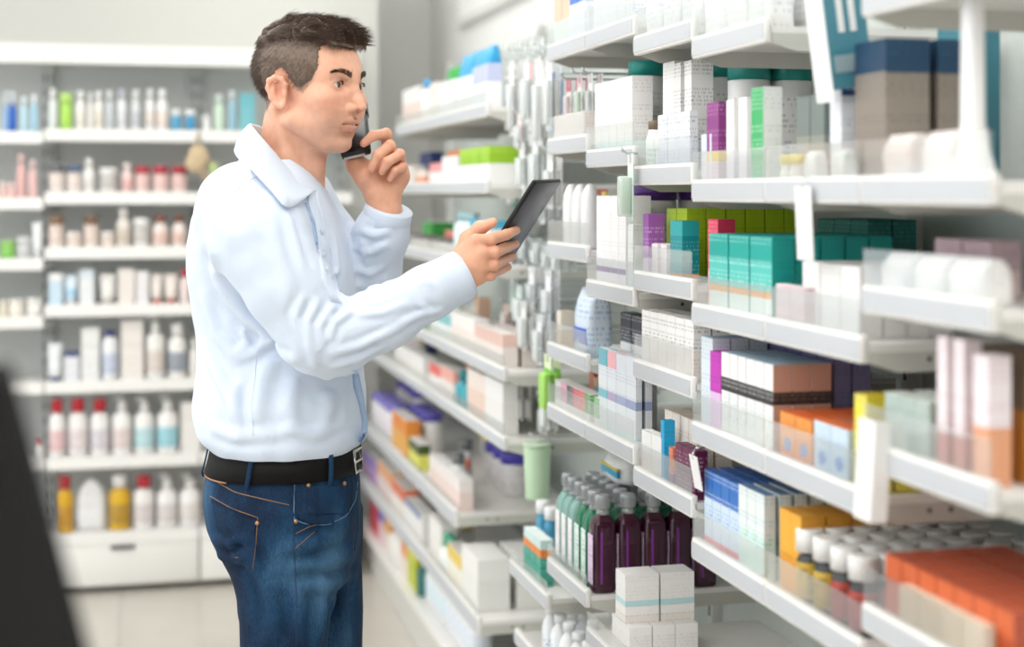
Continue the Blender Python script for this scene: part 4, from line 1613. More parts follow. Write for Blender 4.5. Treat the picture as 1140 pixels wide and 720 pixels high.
def carton(w, d, h, front, side=None, top='#f2f1ee', name='carton', text=None, parts=True, flap=True):
    """front faces -x. front / side: [(height fraction, colour, ink or None)] from the bottom up"""
    side = side or front
    mb, mats = MB(), []

    def mi(col, ink):
        m = print_mat(col, ink) if ink else mat(col, 0.4)
        if m not in mats:
            mats.append(m)
        return mats.index(m)
    x0, x1, y0, y1 = -d / 2, d / 2, -w / 2, w / 2
    ti = mi(top, None)

    def strips(pa, pb, bands):
        z = 0.0
        for fr, col, ink in bands:
            z2 = min(h, z + fr * h)
            mb.quad((pa[0], pa[1], z), (pb[0], pb[1], z), (pb[0], pb[1], z2), (pa[0], pa[1], z2), mi(col, ink))
            z = z2
    strips((x0, y1), (x0, y0), front)
    strips((x0, y0), (x1, y0), side)
    strips((x1, y0), (x1, y1), side)
    strips((x1, y1), (x0, y1), side)
    mb.quad((x0, y0, h), (x1, y0, h), (x1, y1, h), (x0, y1, h), ti)
    mb.quad((x0, y1, 0), (x1, y1, 0), (x1, y0, 0), (x0, y0, 0), ti)
    bm = bmesh.new()
    me = mb.mesh(name, mats)
    bm.from_mesh(me)
    bmesh.ops.remove_doubles(bm, verts=bm.verts, dist=1e-6)
    bm.to_mesh(me)
    bm.free()
    o = link(name, me)
    if parts and flap:
        c = .0012
        MB().box(x0 + c, x1 - c, y0 + c, y1 - c, h, h + .0007).box(x0 + c, x0 + c + .0012, y0 + .004, y1 - .004, h - .006, h + .0007).build('tuck_flap', mat(top, 0.42), o)
    return o


def bottle(prof, body, cap_prof=None, cap='#eeeeee', label=None, n=18, sx=1.0, sy=1.0, power=2.0, name='bottle', bodymat=None, pump=None, parts=None, capmat=None):
    o = MB().lathe(prof, n, sx=sx, sy=sy, power=power).build(name, bodymat or mat(body, 0.3))
    if cap_prof:
        c = MB().lathe(cap_prof, n).build('cap', capmat or mat(cap, 0.35), o)
        if pump:
            z = cap_prof[-1][1]
            MB().tube([(0, 0, z - .002), (0, 0, z + .016)], .004, 8).tube([(0.008, 0, z + .016), (-.012, 0, z + .017), (-.03, 0, z + .013)], .005, 8).build('pump_nozzle', mat(cap, 0.35), o)
    if label:
        z0, z1, rr, base, ink = label
        MB().lathe([(rr - .0002, z0), (rr, z0 + .0005), (rr, z1 - .0005), (rr - .0002, z1)], n, sx=sx, sy=sy, power=power).build('label_wrap', print_mat(base, ink, 110, 300) if ink else mat(base, 0.4), o)
    return o


def straight(r, h, sh=.012, neck=.011, nh=.006):
    return [(r * .9, 0), (r, .004), (r, h - sh), (r * .86, h - sh * .45), (neck, h), (neck, h + nh)]


def capp(r, z, h):
    return [(r, z), (r, z + h - .002), (r * .9, z + h)]


def canister(r, lid, label='#f2f2f0', ink='#9a9fa2'):
    def f(p):
        h = min(LIM[0], H_[0] or .16)
        lh = .030
        return bottle([(r * .96, 0), (r, .004), (r, h - lh - .002), (r * .96, h - lh)], '#f0f0ee', [(r * 1.02, h - lh), (r * 1.02, h - .003), (r * .97, h)], lid, (h * .15, h * .68, r * 1.006, label, ink), n=22, name='canister')
    return f


def tube_pack(h, w, body, cap, band=None, name='tube'):
    """squeeze tube standing on its cap"""
    mb = MB()
    n = 14
    zs = [.018, .03, h * .55, h * .9, h]
    for z in zs:
        f = max(0, (z - .03) / (h - .03))
        rx, ry = w / 2 * (1 - f) * .9 + .0015, w / 2 * (.9 + .18 * f)
        for i in range(n):
            a = 2 * math.pi * i / n
            mb.v.append((rx * math.cos(a), ry * math.sin(a), z))
    for j in range(len(zs) - 1):
        for i in range(n):
            mb.face((j * n + i, j * n + (i + 1) % n, (j + 1) * n + (i + 1) % n, (j + 1) * n + i), 1 if (band and j == 1) else 0, True)
    mb.face([i for i in reversed(range(n))])
    mb.face([(len(zs) - 1) * n + i for i in range(n)])
    o = mb.build(name, [print_mat(body, '#9fa3a8', 100, 250), mat(band or body, .35)])
    MB().lathe([(w * .36, 0), (w * .38, .016), (w * .3, .018)], n).build('cap', mat(cap, 0.35), o)
    return o


def jar(r, h, body, lid, lh=.012, label=None, name='jar'):
    o = MB().lathe([(r * .93, 0), (r, .003), (r, h - lh - .002), (r * .9, h - lh)], 18).build(name, mat(body, 0.3))
    MB().lathe([(r * 1.02, h - lh), (r * 1.02, h - .002), (r * .96, h)], 18).build('lid', mat(lid, 0.35), o)
    if label:
        MB().lathe([(r + .0003, h * .15), (r + .0005, h * .16), (r + .0005, h * .7), (r + .0003, h * .71)], 18).build('label_wrap', print_mat(label, '#8a8a92', 120, 300), o)
    return o


def hang_pack(w, h, d, card, bulge, ink='#9aa0a8', band=None, clear=True, name='blister_pack'):
    """card with a moulded blister, hanging; hangs in the y-z plane facing -x, hang hole at the top (z = 0)"""
    mats = [print_mat(card, ink, 110, 260), mat(band or card, .4)]
    mb = MB()
    mb.box(0, .0012, -w / 2, w / 2, -h, -h * .22, 0).box(0, .0012, -w / 2, w / 2, -h * .22, -.014, 1)
    mb.box(0, .0012, -w / 2, -.006, -.014, .006, 1).box(0, .0012, .006, w / 2, -.014, .006, 1).box(0, .0012, -.006, .006, .004, .006, 1)
    o = mb.build(name, mats)
    MB().cbox(-d, 0, -w * .4, w * .4, -h * .93, -h * .3, min(.004, d * .3)).build('blister', clear_mat('#f2f6f5', .04, .5, .25) if clear else mat(bulge, .35), o)
    if clear:
        MB().cbox(-d * .8, -.001, -w * .28, w * .28, -h * .88, -h * .36, min(.003, d * .25)).build('contents', mat(bulge, .4), o)
    return o


def pouch(w, d, h, col, ink='#a9abb2', band=None, name='pouch'):
    """soft pillow pack"""
    h = H_[0] or h
    bm = bmesh.new()
    bmesh.ops.create_cube(bm, size=1)
    bmesh.ops.subdivide_edges(bm, edges=bm.edges[:], cuts=4, use_grid_fill=True)
    for v in bm.verts:
        x, y, z = v.co.x * 2, v.co.y * 2, v.co.z * 2
        t = max(0, z)
        k = 1 - .75 * t ** 3
        s = 1 - .12 * (abs(y) ** 4)
        v.co = Vector((x * d / 2 * k * s * (1 - .15 * abs(y) ** 3), y * w / 2 * (1 - .06 * (1 - abs(z))), (z + 1) / 2 * h))
        v.co += Vector((1, .6, 0)) * (.0018 * math.sin(37 * z + 11 * y + x))
    m = MB()
    m.bm(bm, 0, True)
    o = m.build(name, print_mat(col, ink, 90, 220))
    if band:
        MB().cbox(-d / 2 - .001, -d / 2 + .006, -w * .36, w * .36, h * .18, h * .42, .002).build('printed_band', mat(band, .4), o)
    return o


def put(key, make, loc, label, cat, group=None, rz=0.0):
    """the first use moves the prototype itself, every later use a copy of it and its parts"""
    if key not in PROTO:
        PROTO[key] = make()
        o = PROTO[key]
    else:
        o = copy_tree(PROTO[key])
    o.location = loc
    o.rotation_euler = (0, 0, rz)
    for k in ('group',):
        if k in o and not group:
            del o[k]
    return tag(o, label, cat, group)


_uid = [0]
H_ = [None]
SECTION = {'1': 'medicine_carton', '2': 'medicine_carton', '3': 'remedy_carton', '4': 'ointment_carton', '5': 'care_carton', '6': 'care_carton', '9': 'skincare_carton'}
LIM = [9]
# where the photo shows the top edge of an item at the front of its run (pixel column, row)
TOP = {
    'tall teal carton behind the navy-banded ones': (1045, 20),
    'white canister with wide teal lid': (800, 72), 'tall white canister with teal lid behind cartons': (690, 71), 'white canister with purple lid behind cartons': (690, 206), 'white canister with purple lid behind lime cartons': (750, 205),
    'tall taupe carton with navy band at eye level': (965, 47), 'pale pink soft pouch before the taupe cartons': (1010, 148),
    'pale white pouch on the near tray': (1010, 283), 'mauve low carton behind the pale pouches': (1010, 264), 'slim tall pink-white carton at the near end': (1058, 377),
    'pink-white carton with orange lower half': (1090, 395), 'large brown and orange box at near end': (1110, 385), 'low grey-green carton beside pink tubes': (1000, 440),
    'terracotta pack on the near lower tray': (1000, 622), 'small beige carton before the terracotta packs': (1010, 655),
    'small grey carton with gold print': (876, 110), 'tall white carton with fine blue print': (930, 100), 'small clear-grey sachet before the white carton': (900, 168),
    'low plain white box beside teal cartons': (905, 292), 'small flower-printed pink carton': (880, 318), 'orange carton with pale blue oval': (875, 459),
    'pale blue carton with blue oval': (925, 473), 'taller yellow carton at the row end': (950, 437),
    'purple carton with a yellow spot': (795, 114), 'slim white carton beside purple one': (820, 110), 'white carton with green printed face': (842, 98), 'tiny lilac carton at the far corner': (780, 150),
    'bright teal carton with white wave': (806, 261), 'dark green carton behind the teal ones': (905, 243), 'crimson carton beside teal cartons': (780, 244),
    'white carton with black stripe and peach end': (803, 391), 'bright magenta carton beside white row': (796, 391), 'pale blue carton beside the magenta one': (780, 374), 'violet-grey pack behind white row': (860, 379),
    'blue and white toothbrush pack': (788, 523), 'teal and white toothbrush pack': (822, 538), 'golden yellow carton beside the vials': (851, 556),
    'tall plain white carton among small packs': (733, 67), 'tall white carton with small black print': (756, 70), 'small blister carton with violet print': (745, 127),
    'lime green carton in the back row': (745, 232), 'mauve and white upright carton': (719, 238), 'small white carton with pink print': (735, 272), 'deep teal carton with orange base': (752, 246),
    'slim white carton with black print': (722, 346), 'small white carton on lower tray': (715, 478), 'narrow upright cyan carton': (738, 468), 'cream carton with orange stripes': (750, 459),
    'small orange and violet carton': (747, 498), 'maroon carton with white print': (762, 497),
    'wide white carton with aqua base': (662, 94), 'tall white carton with purple mark': (665, 218), 'narrow purple display strip': (662, 219), 'pale grey-green carton at column edge': (701, 250),
    'black and white patterned carton behind sachets': (690, 347), 'low white carton with peach print': (632, 127), 'blue and white nappy pack': (648, 322), 'small tan carton beside nappy pack': (618, 345),
    'green carton with orange band': (590, 592),
}


def run(tk, make, pa, pb, n, desc, cat, nd=1, dpitch=.03, dx=.02, d=.03, jit=1.0, where=None, z=None, w_known=None, only=None, xfront=DFRONT):
    """a run of n alike items between pixel columns pa (far) and pb (near) on tray tk, nd rows deep.
    make(w) builds one item for a pitch of w"""
    dx = max(dx, .0138)
    yb, ya = y_at(pb, xfront + dx), y_at(pa, xfront + dx)
    if tk in TR:
        lo_, hi_ = TR[tk][0] + .005, TR[tk][1] - .005
        y0_, y1_ = yb, ya
        if ya > hi_:
            yb, ya = max(lo_, min(yb, hi_ - min(ya - yb, (hi_ - lo_)))), hi_
        if yb < lo_:
            yb, ya = lo_, min(hi_, max(ya, lo_ + min(ya - yb, hi_ - lo_)))
    pitch = (ya - yb) / n
    _uid[0] += 1
    key = ('run', _uid[0])
    zz = (DZ[tk] if z is None else z) + .0006
    H_[0] = None
    if desc in TOP:
        tp = TOP[desc]
        H_[0] = EYE - (tp[1] - HORIZ) / (tp[0] - 150.0) * (xfront + dx) / CT - zz
        if not .01 < H_[0] < .4:
            H_[0] = None
    if tk != 'deck':
        above = [q for q in TRAYS.get(int(''.join(c for c in tk if c.isdigit())), []) if q > zz + .03]
        LIM[0] = min(above) - zz - .0505 if above else 9
        if H_[0]:
            H_[0] = min(H_[0], LIM[0])
    else:
        LIM[0] = .150
    tot = n * nd
    for k in range(nd):
        for i in range(n):
            if only and not only(i, k):
                continue
            if tot == 1:
                lab = desc
            else:
                pos = f'{ORD[min(i, 15)]} from near end' if n > 1 else ''
                row = (f'{ORD[k]} row back' if n > 1 else f'{ORD[k]} from the front') if k else ('front row' if nd > 1 and n > 1 else ('at the front' if nd > 1 else ''))
                lab = ', '.join(x for x in (desc, row, pos) if x)
            yy = yb + (i + .5) * pitch
            xx = xfront + dx + d / 2 + k * dpitch
            rz = random.uniform(-1, 1) * .012 * jit
            o = put(key, lambda: make(pitch * .95), (xx, yy, zz), lab, cat, desc if tot > 1 else None, rz)
            if o.name.split('.')[0] == 'carton':
                o.name = SECTION.get(tk[0] if not tk.startswith('12') else '9', 'carton')


W, G = '#f4f3f1', '#8f9399'


def box_(h, d, front, side=None, top='#f2f1ee', name='carton', w=None, flap=True):
    return lambda p: carton(min(w, p) if w else p, d, min(LIM[0], H_[0] or h), front, side, top, name, flap=flap)


# ---------------------------------------------------------------- nearest column
run('2b', box_(.172, .062, [(.78, '#8d8379', '#5e564e'), (.22, '#1f3f5c', None)], [(.77, '#a0978c', '#6d655c'), (.23, '#1d4a6e', '#3f6c8e')], '#2b4d68', w=.085), 948, 990, 1,
    'tall taupe carton with navy band at eye level', 'carton', nd=2, dpitch=.074, d=.062, dx=.045)
run('2b', box_(.205, .05, [(1, '#3f7f8f', None)], None, '#4f8d9b', w=.08), 950, 1030, 1, 'tall teal carton behind the navy-banded ones', 'carton', dx=.23, d=.05)
run('1b', lambda p: pouch(.07, .04, .058, '#efe9e6', '#d9b9b4'), 972, 1062, 2, 'pale pink soft pouch before the taupe cartons', 'pouch', d=.04, dx=.006)
run('1b', box_(.062, .025, [(1, '#c4543f', None)], None, '#c4543f', w=.03), 1058, 1084, 1, 'small red carton beside the white divider', 'carton', dx=.05, d=.025)
# white flared divider on the near end of the eye-level tray
t = thing('shelf_divider', 'tall white divider with flared foot at the near shelf end', 'divider', (DFRONT + .042, 1.56, DZ['1b'] + .0006))
MB().lathe([(.030, 0), (.028, .012), (.019, .04), (.0145, .07), (.0135, .20), (.012, .215)], 16, sx=.8, sy=1.0, power=3).build('post', mat('#f0f0f0', .35), t)
MB().box(-.024, .09, -.018, .026, 0, .004).build('foot', mat('#ececec', .35), t)

run('1c', lambda p: pouch(.075, .05, .05, '#f1efee', '#dcd8d8'), 975, 1090, 3, 'pale white pouch on the near tray', 'pouch', d=.05, dx=.01)
run('1c', box_(.062, .04, [(.5, '#d9c2c2', None), (.5, '#b9a0a6', '#8a6f86')], None, '#cfb6b6'), 1040, 1104, 2, 'mauve low carton behind the pale pouches', 'carton', d=.04, dx=.09)
run('1d', box_(.118, .022, [(.3, '#c9847a', None), (.7, '#efe3e6', '#d3a7b4')], None, '#eddfe2', w=.022), 1040, 1077, 2, 'slim tall pink-white carton at the near end', 'carton', d=.022, dx=.012)
run('1d', box_(.10, .028, [(.45, '#e7a57e', None), (.55, '#f1e7ea', '#c99ab2')], None, '#efe4e6', w=.03), 1080, 1104, 1, 'pink-white carton with orange lower half', 'carton', d=.028, dx=.012)
run('1d', box_(.115, .07, [(.55, '#b8782f', None), (.45, '#6c5a44', None)], [(.55, '#c27f2d', None), (.25, '#6c5a44', '#c98b3a'), (.2, '#54483b', None)], '#5d5044', w=.09), 1085, 1150, 1, 'large brown and orange box at near end', 'carton', d=.07, dx=.06)
run('1d', box_(.045, .03, [(1, '#b6c4bd', '#7d8f88')], None, '#cfd6d0'), 985, 1035, 3, 'low grey-green carton beside pink tubes', 'carton', d=.03, dx=.02, nd=2, dpitch=.04)
run('1e', box_(.055, .03, [(.6, '#c2532f', '#8e3a20'), (.4, '#d8693a', None)], [(1, '#b9553a', '#8f4330')], '#bd5b3f'), 985, 1130, 7, 'terracotta pack on the near lower tray', 'pack', d=.03, dx=.03, nd=5, dpitch=.034)
run('1e', box_(.032, .016, [(1, '#d9c2a4', '#b79a76')], None, '#e6d6c0'), 1000, 1095, 4, 'small beige carton before the terracotta packs', 'carton', d=.016, dx=.008)

# ---------------------------------------------------------------- second column
run('2b', box_(.062, .02, [(.55, '#8b9592', '#c7a45a'), (.45, '#77827f', None)], None, '#9aa4a0', w=.05), 882, 914, 2, 'small grey carton with gold print', 'carton', d=.02, dx=.045)
run('2b', lambda p: bottle(straight(.012, .03), '#f3f1ea', capp(.012, .03, .014), '#ecd53e', n=12, name='vial'), 862, 884, 2, 'small white vial with yellow cap', 'vial', d=.024, dx=.012)
run('2b', box_(.112, .04, [(1, '#eceff3', '#a9b6d6')], [(.93, '#e9ecf2', '#93a6d8'), (.07, '#3d4a86', None)], '#e6e8ee', w=.035), 912, 950, 1, 'tall white carton with fine blue print', 'carton', d=.04, dx=.04)
run('2b', lambda p: pouch(.04, .025, .045, '#e6ece8', '#c2cec8'), 884, 946, 2, 'small clear-grey sachet before the white carton', 'sachet', d=.025, dx=.008)
run('2c', box_(.052, .032, [(1, '#f1f0ee', '#d9d6d2')], [(1, '#efedeb', '#dbd7d2')], '#f4f3f1'), 893, 958, 3, 'low plain white box beside teal cartons', 'box', d=.032, dx=.03, nd=4, dpitch=.034)
run('2c', box_(.03, .016, [(1, '#e6d7da', '#c3788d')], None, '#eadfe0'), 862, 894, 2, 'small flower-printed pink carton', 'carton', d=.016, dx=.008)
run('2d', box_(.05, .036, [(.3, '#e2893a', None), (.7, '#ea9a48', '#c96a2a')], None, '#dd6a35'), 868, 904, 2, 'orange carton with pale blue oval', 'carton', d=.036, dx=.012, nd=4, dpitch=.038)
run('2d', box_(.05, .036, [(1, '#cfe0ef', '#8fb2d8')], None, '#e07a44'), 906, 944, 2, 'pale blue carton with blue oval', 'carton', d=.036, dx=.012, nd=3, dpitch=.038)
run('2d', box_(.078, .035, [(.25, '#e9dc6a', None), (.75, '#efe04a', '#4f7fc0')], [(1, '#e9d63c', '#c7b11f')], '#e4d23a', w=.035), 945, 972, 1, 'taller yellow carton at the row end', 'carton', d=.035, dx=.018, nd=2, dpitch=.04)
# blue ovals: raised stickers on the near cartons' fronts
for o in [o for o in COL.objects if o.get('label', '').startswith(('orange carton with pale blue oval, front', 'pale blue carton with blue oval, front'))]:
    s = MB()
    bmx = bmesh.new()
    bmesh.ops.create_cone(bmx, cap_ends=True, segments=16, radius1=.012, radius2=.012, depth=.0006)
    for v in bmx.verts:
        v.co = Vector((-.0182 + v.co.z, v.co.y * 1.0, .026 + v.co.x * .8))
    s.bm(bmx)
    s.build('oval_emblem', print_mat('#4f86cf', '#dfe8f4', 140, 300), o)

for i in range(2):
    run('2e', lambda p: bottle(straight(.0185, .070), '#33373a', [(.0195, .072), (.0195, .100), (.018, .103)], '#eeeeec', (.008, .058, .0188, ['#c8a640', '#b0463a', '#5b6a62'][i], '#3b3b32'), n=16, name='vial'),
        [878, 916][i], [916, 956][i], 2, ['dark vial with yellow label and white cap', 'dark vial with red label and white cap'][i], 'vial', nd=5, dpitch=.0415, d=.039, dx=.014, jit=20)
run('2e', lambda p: bottle(straight(.019, .07), '#e4e2dc', [(.019, .072), (.019, .099), (.0175, .102)], '#e3e1dc', n=16, name='vial'), 988, 1110, 5, 'larger off-white capped jar behind vials', 'jar', nd=2, dpitch=.043, d=.04, dx=.225, jit=20)

# ---------------------------------------------------------------- third column
run('3a', lambda p: pouch(.085, .05, .11, '#f3f3f2', '#b9c4d6', None), 777, 850, 3, 'tall white printed bag on the top tray', 'bag', d=.05, dx=.012, nd=2, dpitch=.07)
run('3b', box_(.085, .03, [(.3, '#e9d9e2', '#c48bb0'), (.12, '#f0c93a', None), (.58, '#8e3d84', '#d3a3c9')], None, '#7c2f74', w=.05), 781, 806, 1, 'purple carton with a yellow spot', 'carton', d=.03, dx=.012)
run('3b', box_(.095, .028, [(.35, '#ece6ee', '#c9a6c8'), (.65, '#f5f4f2', None)], None, W, w=.03), 806, 834, 2, 'slim white carton beside purple one', 'carton', d=.028, dx=.012)
run('3b', box_(.112, .03, [(1, '#3faf6a', '#e9f5ee')], [(1, '#f2f4f2', '#b5c8bd')], '#e9efe9', w=.045), 834, 852, 1, 'white carton with green printed face', 'carton', d=.03, dx=.014)
run('3b', box_(.045, .018, [(.6, '#efeef2', '#bcb3d6'), (.4, '#d8e2f2', None)], None, '#f0f0f2'), 774, 786, 1, 'tiny lilac carton at the far corner', 'carton', d=.018, dx=.012)
run('4b', canister(.036, '#12857a'), 800, 824, 1, 'white canister with wide teal lid', 'canister', nd=2, dpitch=.076, d=.072, dx=.10)
run('3c', box_(.088, .036, [(.28, '#e9f4f1', '#bfe0da'), (.08, '#f0a860', None), (.34, '#54c5bb', '#e9f7f5'), (.3, '#17a79d', '#c6efe9')], [(1, '#11a099', '#0b7d78')], '#1fb3a8'),
    789, 860, 3, 'bright teal carton with white wave', 'carton', d=.036, dx=.012, nd=5, dpitch=.039)
run('3c', box_(.115, .04, [(1, '#0e6f69', '#5fb5ab')], None, '#0d6a64'), 900, 955, 3, 'dark green carton behind the teal ones', 'carton', d=.04, dx=.22, nd=2, dpitch=.043)
run('3d', box_(.082, .03, [(.55, '#f1f1f0', '#6fb7a4'), (.16, '#2e2b2b', '#eeeeee'), (.29, '#f4f3f2', None)], [(.56, '#c99a86', '#a97967'), (.14, '#3a2f2d', '#8a7068'), (.3, '#cc9c88', None)], '#a9c3d4'),
    805, 863, 6, 'white carton with black stripe and peach end', 'carton', d=.03, dx=.014, nd=3, dpitch=.031)
run('3d', box_(.088, .03, [(.5, '#e4c3e6', None), (.5, '#c62fb8', '#7d1f78')], None, '#b92aaa', w=.045), 790, 803, 1, 'bright magenta carton beside white row', 'carton', d=.03, dx=.014)
run('3d', box_(.085, .03, [(1, '#dfe8ef', '#9db7cf')], None, '#b9cbdc'), 777, 790, 1, 'pale blue carton beside the magenta one', 'carton', d=.03, dx=.014, nd=3, dpitch=.032)
run('3d', box_(.10, .028, [(1, '#6b6a92', '#413f63')], None, '#5c5b7e'), 840, 925, 5, 'violet-grey pack behind white row', 'pack', d=.028, dx=.112, nd=2, dpitch=.031)
# toothbrush packs
run('3e', box_(.082, .018, [(.15, '#e06a76', None), (.5, '#d4e5f4', '#3d7fd0'), (.35, '#2f73c4', '#ffffff')], None, '#3c69b0', name='toothbrush_pack'), 784, 822, 4, 'blue and white toothbrush pack', 'pack', d=.018, dx=.012, nd=7, dpitch=.025)
run('3e', box_(.080, .018, [(.5, '#dbeee9', '#3fb09a'), (.5, '#e9f0ee', '#79b7cc')], None, '#6f8fb8', name='toothbrush_pack'), 822, 851, 3, 'teal and white toothbrush pack', 'pack', d=.018, dx=.012, nd=6, dpitch=.025)
run('2e', box_(.074, .036, [(.5, '#eaa32c', '#c27a14'), (.5, '#f0b13a', None)], [(.5, '#d2902a', '#a9701c'), (.5, '#dc9a30', None)], '#e0a23a'), 854, 877, 2, 'golden yellow carton beside the vials', 'carton', d=.036, dx=.02, nd=5, dpitch=.04)
run('3f', box_(.055, .06, [(1, '#e9dfd6', '#cfc1b4')], [(1, '#e6d8cd', '#d2c3b6')], '#efe8e1', w=.055), 800, 850, 2, 'plain beige box on the lowest tray', 'box', d=.06, dx=.01, nd=3, dpitch=.063)

# ---------------------------------------------------------------- fourth column
run('4a', lambda p: pouch(.08, .05, .12, '#f2f3f4', '#aebbd2'), 708, 768, 3, 'white bag with faint blue print', 'bag', d=.05, dx=.012)
run('4b', box_(.172, .045, [(1, '#f6f5f3', '#d9d6d2')], [(1, '#f5f4f2', '#cfcbc8')], '#f4f3f0', w=.06), 730, 748, 1, 'tall plain white carton among small packs', 'carton', d=.045, dx=.05)
run('4b', box_(.165, .04, [(1, '#f3f2f0', '#6a6a6c')], None, '#f1f0ee', w=.035), 748, 772, 2, 'tall white carton with small black print', 'carton', d=.04, dx=.05)
run('4b', lambda p: bottle(straight(.015, .07), '#eef0ee', capp(.011, .076, .016), '#7a6a58', (.012, .05, .0153, '#e9efec', '#4fa79b'), n=14), 706, 727, 2, 'small white bottle with brown cap', 'bottle', d=.03, dx=.012)
run('4b', box_(.088, .015, [(.5, '#dfe4ee', '#8c92c4'), (.5, '#e9ebf0', '#6b6f9a')], None, '#e6e9ee'), 732, 768, 3, 'small blister carton with violet print', 'carton', d=.015, dx=.014)
run('4c', box_(.105, .035, [(1, '#b4d21f', '#8daa14')], None, '#c0dc2c'), 742, 765, 2, 'lime green carton in the back row', 'carton', d=.035, dx=.06, nd=6, dpitch=.037)
run('4c', box_(.108, .03, [(.3, '#e3d3ea', None), (.7, '#a25bb4', '#e9d9ee')], None, '#b27ac0', w=.03), 713, 722, 1, 'mauve and white upright carton', 'carton', d=.03, dx=.014)
run('4c', box_(.062, .03, [(1, '#f3eef1', '#d783b4')], None, W, w=.03), 724, 744, 2, 'small white carton with pink print', 'carton', d=.03, dx=.012)
run('4c', box_(.085, .03, [(.14, '#ef9a3c', None), (.62, '#0d8e96', '#86cdd0'), (.24, '#27a5aa', None)], None, '#19959b', w=.06), 744, 762, 1, 'deep teal carton with orange base', 'carton', d=.03, dx=.016)
run('3c', box_(.1, .03, [(.45, '#f2b4b2', '#e2726f'), (.55, '#e8476a', '#f6cdd6')], [(.1, '#f4f0f0', None), (.9, '#dd2b52', '#d94a6a')], '#d92a50', w=.045), 776, 787, 1, 'crimson carton beside teal cartons', 'carton', d=.05, dx=.016)
run('4d', box_(.09, .03, [(.5, '#f3ece8', '#e2b7a0'), (.5, '#f6f5f3', '#3a3a3c')], None, W), 714, 772, 6, 'slim white carton with black print', 'carton', d=.03, dx=.014, nd=2, dpitch=.034)
run('4d', box_(.062, .03, [(1, '#cfdfec', '#9ab7d4')], None, '#c6d8e6'), 752, 774, 1, 'pale blue sleeve before white cartons', 'carton', d=.012, dx=.0125) if False else None
run('4e', box_(.05, .02, [(.5, '#ece9e6', '#c9b9b3'), (.5, '#f4f3f1', None)], None, W), 710, 732, 2, 'small white carton on lower tray', 'carton', d=.02, dx=.012)
run('4e', box_(.088, .02, [(1, '#1fa9dc', '#1588b8')], None, '#2fb4e2', w=.018), 733, 742, 1, 'narrow upright cyan carton', 'carton', d=.02, dx=.012)
run('4e', box_(.1, .03, [(.4, '#efe6da', '#d89a4a'), (.6, '#f4ece2', '#e0a85c')], None, '#efe3d2'), 740, 776, 4, 'cream carton with orange stripes', 'carton', d=.03, dx=.05, nd=2, dpitch=.034)
run('4e', box_(.05, .02, [(.35, '#8a5a86', None), (.65, '#e68a5e', '#8a4a8a')], None, '#d9825c', w=.02), 742, 752, 1, 'small orange and violet carton', 'carton', d=.02, dx=.012)
run('4e', box_(.05, .022, [(1, '#6a1d4a', '#e0c6d4')], None, '#5d1a42'), 752, 774, 3, 'maroon carton with white print', 'carton', d=.022, dx=.012)

# ---------------------------------------------------------------- fifth column
run('5a', box_(.13, .04, [(.6, '#f0f2f4', '#9fc4e2'), (.4, '#dfeaf4', None)], None, '#e6eef4'), 656, 700, 5, 'white and pale blue carton, top tray', 'carton', d=.04, dx=.014)
run('5b', box_(.12, .04, [(.18, '#dff0ee', '#77c3c4'), (.82, '#f5f4f2', '#c9c2c4')], None, W), 660, 702, 5, 'wide white carton with aqua base', 'carton', d=.04, dx=.016)
run('5b', canister(.036, '#15948a'), 676, 696, 1, 'tall white canister with teal lid behind cartons', 'canister', nd=3, dpitch=.078, d=.072, dx=.07)
run('5c', box_(.17, .05, [(.16, '#f1ecf4', None), (.06, '#6b2f8f', None), (.78, '#f5f4f4', '#dcd6e2')], [(1, '#f3f2f2', '#e2dee6')], W), 664, 697, 4, 'tall white carton with purple mark', 'carton', d=.05, dx=.016)
run('5c', box_(.185, .012, [(1, '#6d3a97', None)], None, '#6d3a97', w=.012), 659, 663, 1, 'narrow purple display strip', 'strip', d=.03, dx=.016)
run('5c', canister(.042, '#5a2a86'), 676, 703, 1, 'white canister with purple lid behind cartons', 'canister', nd=3, dpitch=.09, d=.084, dx=.075)
run('5c', box_(.09, .03, [(1, '#e9eeec', '#b5c6bf')], None, W, w=.03), 698, 706, 1, 'pale grey-green carton at column edge', 'carton', d=.03, dx=.016)
for i, (a, b_, c_) in enumerate([(666, 676, '#7fc4d0'), (676, 686, '#b6a9c9'), (686, 697, '#a9b2d4'), (697, 708, '#9aa6c8')]):
    run('5d', lambda p: carton(p, .012, .165, [(.12, '#dfeeee', '#4fb0bd'), (.3, '#e6ebef', None), (.1, c_, None), (.28, '#e4e9ee', '#9aa7c0'), (.2, ['#6fb5c4', '#efb6be', '#dfe4ec', '#dfe4ec'][i], None)], None, '#e9eef0', name='sachet'),
        a, b_, 1, ['tall clear sachet with cyan print', 'tall clear sachet with pink ribbon', 'tall clear sachet with violet print', 'tall clear sachet with slate print'][i], 'sachet', nd=2, dpitch=.02, d=.012, dx=.012)
run('5d', box_(.175, .03, [(.75, '#f2f2f2', None), (.25, '#3b3b40', '#f4f4f4')], None, '#2e2e33'), 680, 704, 2, 'black and white patterned carton behind sachets', 'carton', d=.03, dx=.07)
run('5f', box_(.055, .045, [(1, '#f4f2f0', '#d8d0ca')], [(.7, '#f3f1ef', '#d9d2cc'), (.3, '#f5f3f1', None)], '#f4f2f0', name='small_box'), 681, 701, 1, 'small white box under the stack', 'box', nd=3, dpitch=.047, d=.045, dx=.03)
z5 = DZ['5f'] + .0557
run('5f', box_(.032, .068, [(.5, '#f0ebe6', '#e0a878'), (.5, '#f6f4f2', None)], None, '#f4f2f0', w=.06), 681, 701, 1, 'white box with tan swirl on small boxes', 'box', nd=2, dpitch=.072, d=.068, dx=.03, z=z5)
